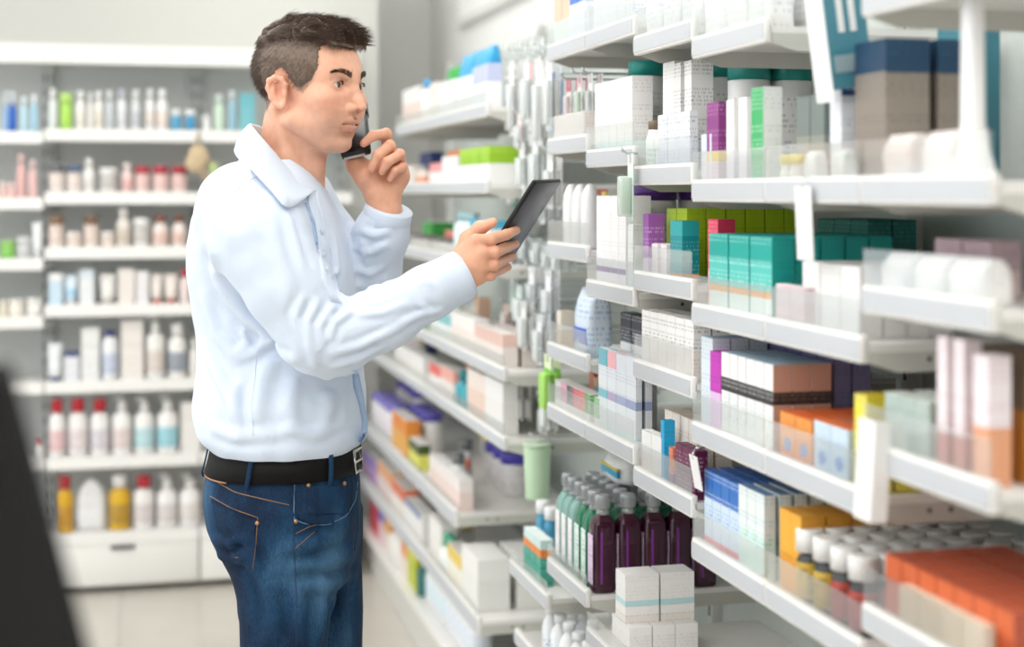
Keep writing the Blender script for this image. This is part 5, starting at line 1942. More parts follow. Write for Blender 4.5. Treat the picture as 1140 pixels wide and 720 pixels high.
run('5f', box_(.06, .068, [(.18, '#bfe3e6', None), (.82, '#f6f5f3', '#e4e0dc')], None, '#f4f3f1', w=.06), 681, 701, 1, 'topmost white box with aqua line', 'box', nd=2, dpitch=.072, d=.068, dx=.03, z=z5 + .0327)

# ---------------------------------------------------------------- sixth column
run('6a', box_(.12, .04, [(.5, '#e9f1ee', '#8fc6ba'), (.5, '#f0c7ae', None)], None, '#f0efec'), 616, 634, 2, 'peach and white carton on top tray', 'carton', d=.04, dx=.014)
run('6a', box_(.14, .04, [(.6, '#eef1f6', '#7fa0d8'), (.4, '#4f7fd0', None)], None, '#6f97da'), 634, 651, 2, 'blue-topped white carton on top tray', 'carton', d=.04, dx=.014)
run('6b', box_(.055, .03, [(1, '#f2ece8', '#e6b9a2')], None, W), 616, 650, 5, 'low white carton with peach print', 'carton', d=.03, dx=.012, nd=2, dpitch=.035)
run('6c', lambda p: bottle([(.016, 0), (.019, .006), (.0195, .09), (.017, .115), (.009, .132), (.004, .136)], '#f2f2f2', None, n=16, name='tube'), 622, 652, 3, 'rounded white dome-topped tube', 'tube', d=.04, dx=.014)
run('6d', lambda p: pouch(.12, .06, .105, '#dbe8f4', '#5f93d6', '#2f5fc0', name='nappy_pack'), 632, 660, 1, 'blue and white nappy pack', 'nappy pack', d=.06, dx=.014)
run('6d', box_(.045, .03, [(.5, '#c9ab84', None), (.5, '#e6dccf', None)], None, '#d9c6a8', w=.035), 615, 626, 1, 'small tan carton beside nappy pack', 'carton', d=.03, dx=.014)
for i, c_ in enumerate(['#8fc58a', '#6fae6a', '#e26a5c', '#d9546c', '#4a4048', '#e8a3bb', '#d9d2d4']):
    a = 664 - i * 6.6
    run('6e' if a < 660 else '5d', lambda p: carton(p, .03, .062, [(.35, '#f1efee', None), (.65, c_, '#f4f1f0')], None, '#f2f0ee'), a - 6.6, a, 1,
        f'low carton with {["pale green", "leaf green", "red", "crimson", "black", "rose", "grey"][i]} stripe', 'carton', d=.03, dx=.014)

# mouthwash bottles
mw_prof = [(.90, 0), (.99, .005), (1, .016), (1, .128), (.95, .140), (.66, .153), (.52, .157)]


def mouthwash(liq, lab, ink):
    o = MB().lathe([(r * .0255, z) for r, z in mw_prof], 24, sx=1.0, sy=.88, power=4.2).build('mouthwash_bottle', liquid_mat(liq))
    MB().lathe([(.0135, .1572), (.0125, .162), (.0125, .1695)], 16).build('clear_neck', clear_mat('#eef2f2', .15, .3), o)
    cap = MB().lathe([(.0150, .170), (.0155, .172), (.0155, .192), (.0148, .1955), (.0125, .197)], 18).build('cap', mat('#aeb2b5', .3, metal=.25), o)
    r = MB()
    for q in range(18):
        a = 2 * math.pi * q / 18
        r.box(.0154 * math.cos(a) - .0008, .0154 * math.cos(a) + .0008, .0154 * math.sin(a) - .0008, .0154 * math.sin(a) + .0008, .174, .190)
    tag(r.build('grip_ribs', mat('#989ca0', .35), cap), kind='stuff')
    MB().cbox(-.0262, -.0252, -.016, .016, .018, .118, .0004).build('front_label', print_mat(lab, ink, 110, 260), o)
    MB().cbox(-.0105, -.0060, -.0232, -.0222, .02, .125, .0004).build('side_stripe', mat(ink, .4), o)
    return o


mwY = [2.98, 3.03, 3.08, 3.13, 3.18, 3.228]
for j, yy in enumerate(mwY):
    for k in range(5):
        kind = 'maroon' if j == 0 else ('green' if j in (1, 2) else 'clear')
        liq, lab, ink = {'maroon': ('#4a1030', '#e3cfe6', '#8a2f9a'), 'green': ('#0f8f63', '#dff1ea', '#0a6a4a'), 'clear': ('#9fd0c6', '#f2f3f3', '#c9a6c4')}[kind]
        put(('mw', kind), lambda: mouthwash(liq, lab, ink), (DFRONT + .043 + k * .0545, yy, DZ['6f'] + .0006),
            f'{kind} mouthwash bottle with grey cap, {ORD[k]} from the aisle in the {ORD[j]} row', 'mouthwash', f'{kind} mouthwash bottles', random.uniform(-.02, .02))
o = put(('bigpack',), lambda: pouch(.16, .15, .06, '#f0f1f0', '#c6cfd2', '#2fa9d0', name='cotton_pack'), (DFRONT + .18, 3.13, DZ['6f'] + .1985), 'wide white pack with cyan band lying on bottle caps', 'pack')
MB().cbox(-.077, -.070, -.06, .06, .026, .031, .001).build('yellow_line', mat('#e9c84a', .4), o)
run('6g', lambda p: bottle(straight(.022, .09, .025), '#f2f4f5', capp(.014, .096, .018), '#f0f2f4', (.02, .062, .0223, '#eef3f7', '#1f5f9f'), n=16), 598, 648, 5, 'white bottle with blue script under mouthwash', 'bottle', d=.05, dx=.014, nd=2, dpitch=.055)
run('7f', box_(.115, .03, [(.62, '#1f9a86', '#bfe6de'), (.18, '#e8883a', None), (.2, '#cfe9e6', None)], None, '#e9f2f0'), 583, 602, 3, 'green carton with orange band', 'carton', d=.03, dx=.014)
run('7f', lambda p: bottle(straight(.016, .125, .015, .013), '#4f9fc4', capp(.0165, .126, .03), '#f4f4f4', (.02, .09, .0164, '#57a6c8', '#dceaf2'), n=14), 586, 604, 2, 'blue bottle with square white cap', 'bottle', d=.034, dx=.055)
# ---------------------------------------------------------------- pegs and hanging packs between the columns
peg_m = mat('#c9cfd0', .25, metal=.6)


def peg(px, h, X=DFRONT + .08, length=None, lab='chrome peg hook', ticket=True):
    """single peg hook from the back panel with a clear price ticket at its tip; returns the hang point"""
    Y = y_at(px, X)
    L = length or (XB + .0112) - X
    t = thing('peg_hook', lab, 'peg hook', (X, Y, EYE - h), 0, 'chrome peg hooks')
    MB().tube([(L, 0, 0), (.012, 0, 0), (.004, 0, .004), (0, 0, .012)], .0025, 6).build('rod', peg_m, t)
    if not ticket:
        return X, Y, EYE - h
    MB().tube([(L, 0, .035), (.004, 0, .03)], .0018, 6).build('ticket_rod', peg_m, t)
    MB().box(.001, .003, -.013, .013, .022, .044).build('ticket', clear_mat('#f2f7f5', .10, .5), t)
    return X, Y, EYE - h


def hang(px, h, n, maker, desc, cat, X=DFRONT + .08, step=.022, length=None):
    X, Y, z = peg(px, h, X, length, ticket=length is None and h < -.28, lab=f'chrome peg hook holding the {desc}')
    _uid[0] += 1
    k_ = ('hang', _uid[0])
    for i in range(n):
        put(k_, maker, (X + .018 + i * step, Y, z - .0066), desc if n == 1 else f'{desc}, {ORD[i]} from the aisle', cat, desc if n > 1 else None)


def hp(w, h, d, card, bulge, **k):
    return lambda: hang_pack(w, h, d, card, bulge, **k)


hang(571, -.345, 3, hp(.055, .17, .012, '#f3f3f2', '#eceeed'), 'long white hanging pack under top pegs', 'hanging pack')
hang(585, -.335, 3, hp(.055, .23, .012, '#f4f3f2', '#f1f1ef', band='#ecb3ac', clear=False), 'long white pack with pink head', 'hanging pack')
hang(597, -.33, 2, hp(.045, .20, .012, '#eef2f2', '#e6ecee'), 'narrow white hanging pack', 'hanging pack')
hang(607, -.29, 2, hp(.03, .13, .012, '#3f76b8', '#5f93c9', clear=False), 'slim blue hanging pack', 'hanging pack')
hang(624, -.25, 3, hp(.035, .10, .01, '#f3efe8', '#c9546a', band='#d9607a'), 'small pack with red brush heads', 'hanging pack', X=DFRONT + .02)
hang(636, -.255, 3, hp(.035, .105, .01, '#eef1ea', '#7fae62', band='#e7c9d4'), 'small pack with green brush handles', 'hanging pack', X=DFRONT + .02)
hang(648, -.25, 2, hp(.03, .10, .01, '#f1f1ef', '#7d8288'), 'small pack with grey brush handles', 'hanging pack', X=DFRONT + .02)
hang(553, -.10, 2, hp(.05, .11, .012, '#f4f0f3', '#d894b6', ink='#c86a9a'), 'white pack with pink lettering', 'hanging pack')
hang(566, -.09, 2, hp(.05, .12, .02, '#1fa583', '#f3f3f2', band='#17a07c', ink='#0f7f63', clear=False), 'white pack with green cap above the tablet', 'hanging pack')
hang(580, -.10, 2, hp(.05, .13, .012, '#f3f3f1', '#eef0ef', ink='#d99a9a'), 'white pack with faint red print', 'hanging pack')
hang(596, -.08, 3, hp(.045, .15, .015, '#eef0ef', '#e3e8e7'), 'pale pack on the middle peg', 'hanging pack')
for i, px in enumerate((560, 574, 588, 600, 611)):
    hang(px, .115 + .004 * i, 3, hp(.042, .05, .01, '#dfe6e5', '#b9c6c6'), f'tiny clear pack, {ORD[i]} of the low row', 'hanging pack')
hang(567, .175, 2, hp(.05, .145, .014, '#f2f2f1', '#6fc4a0', ink='#5aaf8c'), 'white pack with green stripe', 'hanging pack')
hang(584, .185, 2, hp(.055, .13, .014, '#eeeff2', '#dfe3ea', ink='#b4b9c8'), 'grey-white pack with dark edge', 'hanging pack')
hang(602, .185, 2, hp(.055, .15, .014, '#eceef2', '#d9dee8'), 'blue-white pack beside dark gap', 'hanging pack')
hang(556, .30, 3, hp(.05, .06, .014, '#e9c9bd', '#e0b0a0'), 'peach pack below the arm', 'hanging pack')
hang(601, .365, 2, hp(.06, .13, .016, '#7fc63a', '#a8de6a', band='#e3f0c8', clear=False), 'bright green hanging sachet', 'hanging pack', X=DFRONT + .015)
hang(598, .50, 2, hp(.045, .09, .014, '#cfc9bf', '#8a7d6d'), 'grey-brown hanging pack under the green one', 'hanging pack')
hang(582, .36, 3, hp(.05, .17, .014, '#e6e8e6', '#d3d8d6'), 'pale clear hanging pack', 'hanging pack')
hang(566, .36, 3, hp(.05, .15, .014, '#efefec', '#dedfdc'), 'off-white hanging pack beyond the green one', 'hanging pack')
# clear tube hanging before the purple-edged cartons
hang(691, -.072, 1, hp(.03, .115, .022, '#dcefe4', '#8fcb9a', band='#e9eee9'), 'clear tube with green base', 'hanging tube', X=DFRONT - .034, length=.0312)

# leaning white tags and leaflet at the near shelves
def shelf_tag(px, py0, py1, Xt, wd, lab, col='#f4f3f1', tilt=.12, thick=.0016, hook=True):
    Y = y_at(px, Xt)
    v = (HORIZ - py0) / (px - 150.0)
    D = Xt / CT
    z0, z1 = EYE + D * v, EYE - D * (py1 - HORIZ) / (px - 150.0)
    t = thing('shelf_tag', lab, 'tag', (Xt, Y, z0))
    a = MB()
    hh = z0 - z1
    a.v += [(0, -wd / 2, 0), (0, wd / 2, 0), (.01, wd / 2 + tilt * hh, -hh), (.01, -wd / 2 + tilt * hh, -hh), (thick, -wd / 2, 0), (thick, wd / 2, 0), (.01 + thick, wd / 2 + tilt * hh, -hh), (.01 + thick, -wd / 2 + tilt * hh, -hh)]
    for q in ((0, 1, 2, 3), (7, 6, 5, 4), (0, 4, 5, 1), (1, 5, 6, 2), (2, 6, 7, 3), (3, 7, 4, 0)):
        a.face(q)
    a.build('card', mat(col, .5), t)
    if hook:
        MB().tube([(.022, 0, .012), (.006, 0, .012), (0, 0, .004), (0.002, 0, -.006)], .0016, 6).build('clip', peg_m, t)
    return t


shelf_tag(893, 207, 290, DFRONT - .012, .05, 'white blank tag hanging below the eye-level tray', tilt=.12)
shelf_tag(771, 507, 545, DFRONT - .008, .035, 'small white tag clipped beside the maroon cartons', tilt=0)
t = thing('shelf_tag', 'thick white folded tag at the end of the yellow carton', 'tag', (DFRONT - .018, 1.70, EYE - .275), 0)
t.rotation_euler = (0, .06, 0)
MB().box(0, .004, -.022, .022, -.122, 0).box(.004, .022, -.022, -.019, -.122, 0).build('card', mat('#f0efed', .5), t)
MB().box(.004, .0178, -.012, .012, -.045, -.036).build('clip', mat('#dcdcd8', .4), t)
t = thing('leaflet', 'teal and white folded leaflet hanging from the top tray end', 'leaflet', (DFRONT - .005, 1.885, EYE + .285), 0)
t.rotation_euler = (.0, -.14, .08)
MB().box(-.002, 0, -.022, .022, -.165, 0).build('front_page', mat('#f0f2f2', .45), t)
MB().box(0, .062, -.022, -.020, -.150, 0).build('side_page', mat('#4a8a9c', .45), t)
MB().box(.006, .050, -.0232, -.022, -.128, -.105).build('printed_strip', mat('#9db4ba', .5), t)
for q in (.018, .036):
    MB().box(q, q + .009, -.0236, -.022, -.075, 0).build('white_strip', mat('#eef0f0', .5), t)
MB().box(.0, .075, .020, .0215, -.12, 0).build('rear_page', mat('#6fa0ac', .45), t)
MB().tube([(.03, -.02, -.001), (.03, -.04, .015), (.03, -.060, .022)], .002, 6).build('string', peg_m, t)

# ---------------------------------------------------------------- far run
def small(c, d, h, b=None, t='#efeeec', w=None, fr=.6):
    return lambda p: carton(min(p, w) if w else p, d, min(h, LIM[0]), [(fr, c, None), (1 - fr, b or c, None)], None, t, parts=False)


def tub(r, h, body, lid, lh=.02, lab=None):
    return lambda p: jar(min(r, p * .5), min(h, LIM[0]), body, lid, lh, lab, 'tub')


def btl(r, h, body, cap, ch=.02, lab=None, nm='bottle'):
    return lambda p: (lambda h: bottle(straight(min(r, p * .5), h - ch), body, capp(min(r, p * .5) * .6, h - ch + .006, ch), cap, ((h * .2, h * .6, min(r, p * .5) * 1.015, lab, None) if lab else None), n=12, name=nm))(min(h, LIM[0] - .015))


def F(tk, pa, pb, n, mk, desc, cat='carton', nd=1, d=.04, dx=.02, dp=.05):
    run(tk, mk, pa, pb, n, desc, cat, nd=nd, d=d, dx=dx, dpitch=dp)


F('12a', 448, 465, 4, small('#efd9cf', .04, .13, '#f1efec'), 'pale peach tall carton on the far top tray')
F('12a', 468, 471, 1, btl(.03, .14, '#eef0ee', '#4fa3d4', .03), 'white bottle with sky-blue cap, far top tray', 'bottle')
F('9a', 476, 485, 2, small('#f0ede6', .04, .12, '#f3e6df'), 'cream carton on the far top tray')
F('9a', 488, 506, 4, small('#f3f2f0', .04, .11, '#f4f3f2'), 'white carton under the green packs, far top tray')
F('9a', 496, 510, 2, small('#2fae4a', .04, .165, '#35b953', fr=.9), 'bright green tall carton, far top tray', dx=.08)
F('9a', 508, 543, 2, lambda p: pouch(p, .05, .19, '#35a5dc', '#1f86c4', None, 'blue_bag'), 'bright blue bag on the far top tray', 'bag', dx=.07, d=.05)
F('9a', 507, 526, 3, small('#f1f1ef', .04, .105, '#f4f4f2'), 'white carton before the blue bags')
F('9a', 526, 543, 3, small('#f3f2f3', .04, .12, '#c5cbe8'), 'white carton with lilac top before blue bags')
F('12b', 452, 460, 2, small('#e8e2dc', .04, .07), 'pale carton on far second tray')
F('12b', 460, 473, 2, small('#34457f', .04, .115, '#2c3a70'), 'navy carton on far second tray', dx=.08)
F('9b', 480, 494, 2, small('#e88a45', .04, .11, '#ea9a5c'), 'orange carton on far second tray', dx=.08)
F('9b', 516, 524, 2, small('#d9793c', .04, .11, '#dd8a50'), 'rust orange carton on far second tray', dx=.15)
F('12b', 461, 472, 3, small('#e7a07a', .03, .05, '#f0e2d8'), 'small peach box before navy cartons', dx=.015)
F('9b', 476, 492, 4, small('#f3efee', .04, .07, '#e9a0a0'), 'low white carton with red top, far second tray')
F('9b', 492, 509, 3, small('#f2f1ef', .04, .085, '#f4f3f2'), 'white carton, far second tray')
F('9b', 510, 545, 3, small('#f3f3f1', .10, .055, '#f4f4f2'), 'big plain white box with lime box on top', 'box', d=.10)
F('9b', 512, 545, 3, small('#9ccc2f', .08, .045, '#a9d63d', t='#f0f2ee'), 'lime box stacked on a plain white box', 'box', d=.08)
for o in [o for o in COL.objects if o.get('label', '').startswith('lime box stacked')]:
    o.location.z += .0553
for i, (a, b_) in enumerate(((455, 472), (474, 505))):
    F(('12c', '9c')[i], a, b_, (3, 4)[i], tub(.026, .05, '#ece7e2', '#6f6a66', .012, '#dcd5d0'), ('small grey-lidded jar on far third tray', 'small grey-lidded pot on far third tray')[i], 'jar', d=.05)
F('12c', 462, 472, 1, small('#3fa04a', .08, .085, '#46ab50'), 'green carton deep on far third tray', dx=.12, d=.08)
F('9c', 492, 504, 2, small('#f0e3e0', .04, .07, '#e98a80'), 'white and coral carton, far third tray', dx=.07)
F('9c', 505, 522, 4, btl(.03, .125, '#d5e6ea', '#9fc6cc', .02), 'pale aqua bottle on far third tray', 'bottle')
F('9c', 523, 545, 2, small('#eff2f4', .06, .115, '#4fb3d6', fr=.8), 'white pack with blue band, far third tray', d=.06)
F('9c', 523, 545, 4, small('#e0c838', .03, .05, '#e9d65a'), 'small yellow carton, far third tray', dx=.10, d=.03)
F('12d', 448, 472, 3, small('#39a31c', .08, .10, '#43b022'), 'vivid green carton seen under the sleeve', d=.08)
F('9d', 476, 500, 4, small('#eef0ee', .04, .08, '#7fc0c4'), 'white and aqua carton behind the forearm')
F('9d', 502, 528, 5, small('#efe4dd', .04, .095, '#f2efec'), 'cream carton behind the forearm')
F('9d', 528, 560, 5, small('#eadfd9', .04, .085, '#e3c0b4'), 'peach-topped carton beside hanging packs', nd=2)
F('12e', 440, 472, 6, small('#efebe7', .04, .08, '#f1efee'), 'white carton on far fifth tray')
F('9e', 477, 489, 3, small('#f2eeee', .04, .08, '#e8695f'), 'white carton with red top, far fifth tray')
F('9e', 490, 505, 3, small('#efe6e2', .04, .09, '#f0b2a6'), 'white carton with coral top, far fifth tray')
F('9e', 506, 520, 2, btl(.025, .095, '#3fa6b4', '#168c96', .025), 'teal tall bottle on far fifth tray', 'bottle')
F('9e', 520, 540, 4, small('#ecd2c4', .04, .125, '#f1e3da'), 'tall peach carton on far fifth tray')
F('9e', 540, 560, 4, small('#eceae7', .04, .13, '#f0efed'), 'tall pale carton at end of fifth tray')
F('12f', 412, 432, 4, tub(.045, .13, '#eceaea', '#7f78c8', .025, '#e6e0e6'), 'white tub with lilac lid, far sixth tray', 'tub', d=.09)
F('12f', 432, 452, 3, tub(.045, .15, '#efedec', '#6c62c0', .028, '#ece6ea'), 'white tub with violet lid, far sixth tray', 'tub', d=.09, dx=.15)
F('12f', 436, 452, 2, small('#efb45a', .05, .13, '#ee9440'), 'orange-topped pack on far sixth tray', 'pack', d=.05)
F('12f', 455, 466, 2, small('#e2e06a', .04, .085, '#4a5a30'), 'lime and dark green pack, far sixth tray', 'pack', d=.04)
F('12f', 454, 471, 3, tub(.04, .15, '#efedec', '#5a52b4', .028), 'white tub with violet lid behind lime packs', 'tub', d=.08, dx=.08)
F('9f', 492, 512, 3, tub(.045, .125, '#f2f1f0', '#4a3fae', .028, '#f0ecec'), 'white tub with deep purple lid', 'tub', d=.09, dx=.19)
F('9f', 473, 506, 5, small('#eed9d2', .04, .09, '#f1e9e6'), 'pink-white carton on far sixth tray', nd=1)
for i in range(2):
    run('9f', lambda p: (lambda o: (MB().cbox(-.006, .006, -.0245, -.0205, .05, .082, .001).build('orange_patch', mat('#ee6a1f', .4), o), o)[1])(bottle([(.019, 0), (.021, .004), (.021, .10), (.019, .106)], '#d5d6d4', [(.0195, .106), (.0195, .137), (.017, .14)], '#6b6e70', n=16, name='deodorant')),
        498, 506, 1, ['deodorant can with orange patch and grey cap', 'second deodorant can with orange patch, deeper on tray'][i], 'deodorant', d=.045, dx=.03 + i * .075)
F('12g', 404, 420, 4, small('#c9a3cf', .05, .10, '#9b86cf'), 'lilac pack at the far end, low tray', 'pack', d=.05)
F('12g', 420, 436, 3, small('#ead7d6', .05, .12, '#f0b27f'), 'white and orange pack, low tray', 'pack', d=.05)
F('12g', 436, 450, 3, small('#efe9e4', .05, .11, '#e87f5a'), 'cream and coral pack, low tray', 'pack', d=.05)
F('12g', 450, 471, 4, small('#f0efed', .05, .09, '#5b76a8', fr=.8), 'white pack with navy end, low tray', 'pack', d=.05)
F('9g', 474, 487, 3, small('#efece6', .05, .13, '#f1efec'), 'off-white carton on low tray', d=.05)
F('9g', 490, 498, 2, btl(.025, .10, '#eef2ef', '#4fae8c', .035), 'bottle with green cap, low tray', 'bottle')
F('9g', 498, 514, 3, small('#f0ebdc', .05, .10, '#e9cb5a'), 'white and yellow pack, low tray', 'pack', d=.05)
F('9g', 514, 532, 4, small('#ecebe6', .09, .14, '#f1f0ec'), 'upright cream packet like a folded towel', 'packet', nd=2, d=.09, dp=.11)
F('12g', 470, 471.5, 1, small('#f0f0ee', .05, .1), 'slim white carton on low tray')
# mixed goods filling the far trays, each with its own colours
NAMED = [('coral', '#e98a78'), ('cream', '#efe6d8'), ('sky-blue', '#9fcfe6'), ('white', '#f3f2f0'), ('peach', '#efc7ae'), ('mint', '#a9d9c4'), ('lilac', '#cbbfe0'), ('pale-grey', '#dcdcda'), ('yellow', '#eedb7a'), ('rose', '#e9b4bc'), ('aqua', '#7fc4cc'), ('navy', '#41527f'), ('tan', '#cdb394'), ('leaf-green', '#7fb56a'), ('orange', '#ec9a52'), ('ivory', '#f1eee4')]
_used = set()


def mixed(tk, pa, pb, n, h0, h1, where, dx=.02, seed=1, z=None, light=.75):
    rg = random.Random(seed)
    yb, ya = y_at(pb, DFRONT + dx), y_at(pa, DFRONT + dx)
    if tk in TR:
        yb, ya = max(yb, TR[tk][0] + .005), min(ya, TR[tk][1] - .005)
    pitch = (ya - yb) / n
    col = int(''.join(c for c in tk if c.isdigit())) if tk != 'deck' else None
    zz = (DZ[tk] if z is None else z) + .0006
    above = [q for q in TRAYS.get(col, []) if q > zz + .03] if col else [.39]
    lim = min(above) - zz - .0505 if above else .3
    for i in range(n):
        for _ in range(60):
            a, b = rg.choice(NAMED), rg.choice(NAMED)
            if rg.random() < light:
                a = rg.choice([NAMED[k] for k in (1, 3, 7, 15, 4)])
            kind = rg.choice(['carton', 'carton', 'bottle', 'tub', 'pack'])
            lab = f'{a[0]} {kind} with {b[0]} {"cap" if kind == "bottle" else ("lid" if kind == "tub" else "top")}, {where}'
            if lab not in _used and a[0] != b[0]:
                break
        _used.add(lab)
        h = min(lim, rg.uniform(h0, h1))
        w = min(.05, pitch * .93)
        if kind == 'bottle':
            o = bottle(straight(w / 2, h - .024), a[1], capp(w * .3, h - .018, .017), b[1], (h * .15, h * .55, w / 2 * 1.015, rg.choice(NAMED)[1], None), n=12)
        elif kind == 'tub':
            o = jar(w / 2, h * .8, a[1], b[1], .016, rg.choice(NAMED)[1], 'tub')
        else:
            o = carton(w, .04, h, [(rg.uniform(.5, .8), a[1], '#a8a6a6' if rg.random() < .5 else None), (1, b[1], None)], None, '#f0efed', name=kind, parts=False)
        o.location = (DFRONT + dx + .025, yb + (i + .5) * pitch, zz)
        tag(o, lab, kind, 'mixed goods on the far shelves')


mixed('12a', 446, 470, 6, .13, .20, 'far top tray, back row', dx=.10, seed=2)
mixed('9a', 476, 484, 2, .12, .18, 'far top tray, back row', dx=.10, seed=3)
mixed('9a', 556, 590, 3, .10, .17, 'far top tray, near end', dx=.20, seed=4)
mixed('9b', 513, 545, 7, .10, .13, 'far second tray, behind the lime box', dx=.17, seed=5)
mixed('12c', 458, 474, 4, .06, .10, 'far third tray, back row', dx=.12, seed=6)
mixed('9d', 480, 530, 9, .09, .14, 'far fourth tray, back row', dx=.10, seed=7)
mixed('12e', 446, 474, 8, .09, .13, 'far fifth tray, back row', dx=.10, seed=8)
mixed('9e', 476, 560, 13, .09, .13, 'far fifth tray, back row', dx=.12, seed=9)
mixed('12g', 408, 470, 12, .10, .16, 'low far tray, back row', dx=.11, seed=10, light=.5)
mixed('9g', 474, 512, 6, .11, .16, 'low far tray, back row', dx=.12, seed=11)
mixed('9f', 508, 530, 3, .06, .10, 'far sixth tray, near end', dx=.28, seed=12)
mixed('deck', 414, 500, 14, .10, .15, 'base deck, back row', dx=.12, seed=13, z=.1652, light=.5)
mixed('6b', 622, 652, 4, .06, .09, 'behind the low peach cartons', dx=.10, seed=14)
mixed('6c', 622, 652, 4, .08, .13, 'behind the rounded white tubes', dx=.12, seed=15)
mixed('6e', 628, 668, 4, .06, .10, 'behind the striped low cartons', dx=.08, seed=16)
mixed('2b', 880, 960, 3, .06, .10, 'behind the grey gold-printed cartons', dx=.10, seed=17)
for i, (px, h, ln, c_, nm) in enumerate([(562, -.345, .19, '#f1f0ee', 'ivory'), (578, -.34, .16, '#eef3f4', 'ice-white'), (591, -.332, .21, '#f3f1ee', 'milk-white'), (603, -.325, .17, '#e9eef0', 'frost-grey'),
                                          (571, -.205, .09, '#efe0dc', 'pale rose'), (573, -.13, .11, '#eef0ef', 'chalk-white'), (588, -.145, .14, '#e6ecea', 'misty green'), (604, -.10, .13, '#f2f1ef', 'shell-white'),
                                          (570, .235, .09, '#dfe8e6', 'pale sea-green'), (575, .27, .12, '#eceae6', 'bone-white'), (592, .29, .12, '#e3e6ea', 'cool grey'), (571, .49, .08, '#e9e2da', 'oat'), (600, .475, .08, '#dfe3e0', 'stone-grey')]):
    hang(px, h, 2, hp(.048, ln, .014, c_, '#e9ebea', ink='#b5bcc0'), f'{nm} hanging pack among the pegs', 'hanging pack', X=DFRONT + .05)

# base deck: along the floor
def D(pa, pb, n, mk, desc, cat='pack', nd=1, d=.05, dx=.03, dp=.06):
    run('deck', mk, pa, pb, n, desc, cat, nd=nd, d=d, dx=dx, dpitch=dp, z=.1652)


D(412, 421, 3, small('#d9475a', .05, .16, '#c43a50'), 'red pack at the far end of the base deck')
D(421, 428, 2, small('#e9c9cf', .05, .14, '#4f60c0'), 'white and blue pack on base deck')
D(428, 436, 2, small('#eee4d6', .05, .12, '#e8a24a'), 'cream and orange pack on base deck')
D(436, 446, 2, btl(.04, .15, '#efece8', '#e9e6e2', .03), 'tall off-white bottle on base deck', 'bottle')
D(446, 454, 2, small('#f0e3d6', .05, .11, '#ee9a55'), 'orange-topped box on base deck')
D(454, 463, 2, small('#c6cf2a', .05, .15, '#d7de3c'), 'tall lime yellow pack on base deck')
D(463, 468, 1, btl(.03, .145, '#2f6f6a', '#2a2a2c', .04), 'dark green bottle with black cap on base deck', 'bottle')
D(469, 490, 4, btl(.045, .15, '#eef1f2', '#e8eef0', .03, '#dcebf2'), 'large white bottle on base deck', 'bottle', d=.09)
D(491, 520, 5, btl(.04, .145, '#f1f3f4', '#1f3fa4', .03, '#e4ebf4'), 'white bottle with navy cap on base deck', 'bottle', d=.09)

# pale green container hanging from the lower peg
hang(590, .60, 1, lambda: (lambda o: (MB().lathe([(.036, -.014), (.036, -.008), (.034, -.006)], 18).tube([(0, 0, -.008), (0, 0, .006)], .003, 6).build('lid', mat('#c9dcc4', .35), o), o)[1])(MB().lathe([(.027, -.145), (.029, -.140), (.034, -.02), (.034, -.014)], 18).build('beaker', mat('#c3ddbd', .35))), 'pale green beaker hanging near the low trays', 'beaker', X=DFRONT + .06)

# ---------------------------------------------------------------- back shelving goods
def backx(px):
    return x_at(px, BY + .03)


def B(row, items, bay='main'):
    """items: (px0, px1, py_top, maker, label, category); stands on the row's shelf"""
    h = BH[bay][row]
    z = EYE + h + .0006
    for px0, px1, ptop, mk, lab, cat in items:
        x0, x1 = backx(px0), backx(px1)
        zc = (x0 + x1) / 2 * ST + (BY + .03) * CT
        top = EYE - (ptop - HORIZ) / FPX * zc
        w, hh = (x1 - x0) * .94, max(.02, top - z)
        o = mk(w, hh)
        if o.name.startswith('tube'):
            o.rotation_euler = (0, 0, math.pi / 2)
        o.location = ((x0 + x1) / 2, BY + .012 + max(w, .03) / 2 + .004, z)
        tag(o, lab, cat, 'goods on the back wall shelves')


def bb(body, cap, lab=None, pump=False, capf=.22, ink='#9a9da0'):
    def f(w, h):
        ch = h * capf * (.7 if pump else 1)
        hb = h - ch - (.02 if pump else 0)
        return bottle(straight(w / 2, hb - .004, min(.02, hb * .2), w * .26), body, capp(w * (.22 if pump else .33), hb + .002, ch), cap,
                      (hb * .15, hb * .62, w / 2 * 1.012, lab, ink) if lab else None, n=14, sy=.75 if w > .06 else 1, pump=pump)
    return f


def bc(front, top='#f0efec', ink='#9aa0a8', band=None, bf=.25):
    def f(w, h):
        return carton(w, max(.03, w * .7), h, [(1, front, None)], None, top, flap=False) if False else carton(max(.03, w * .7), w, h, [(1 - bf, front, None), (bf, band or front, None)], [(1 - bf, front, ink), (bf, band or front, None)], top, flap=True)
    return f


def bj(body, lid, lab=None):
    return lambda w, h: jar(w / 2, h, body, lid, max(.012, h * .28), lab)


def bt(body, cap, band=None):
    return lambda w, h: tube_pack(h, w, body, cap, band)


def sh(n):
    return n


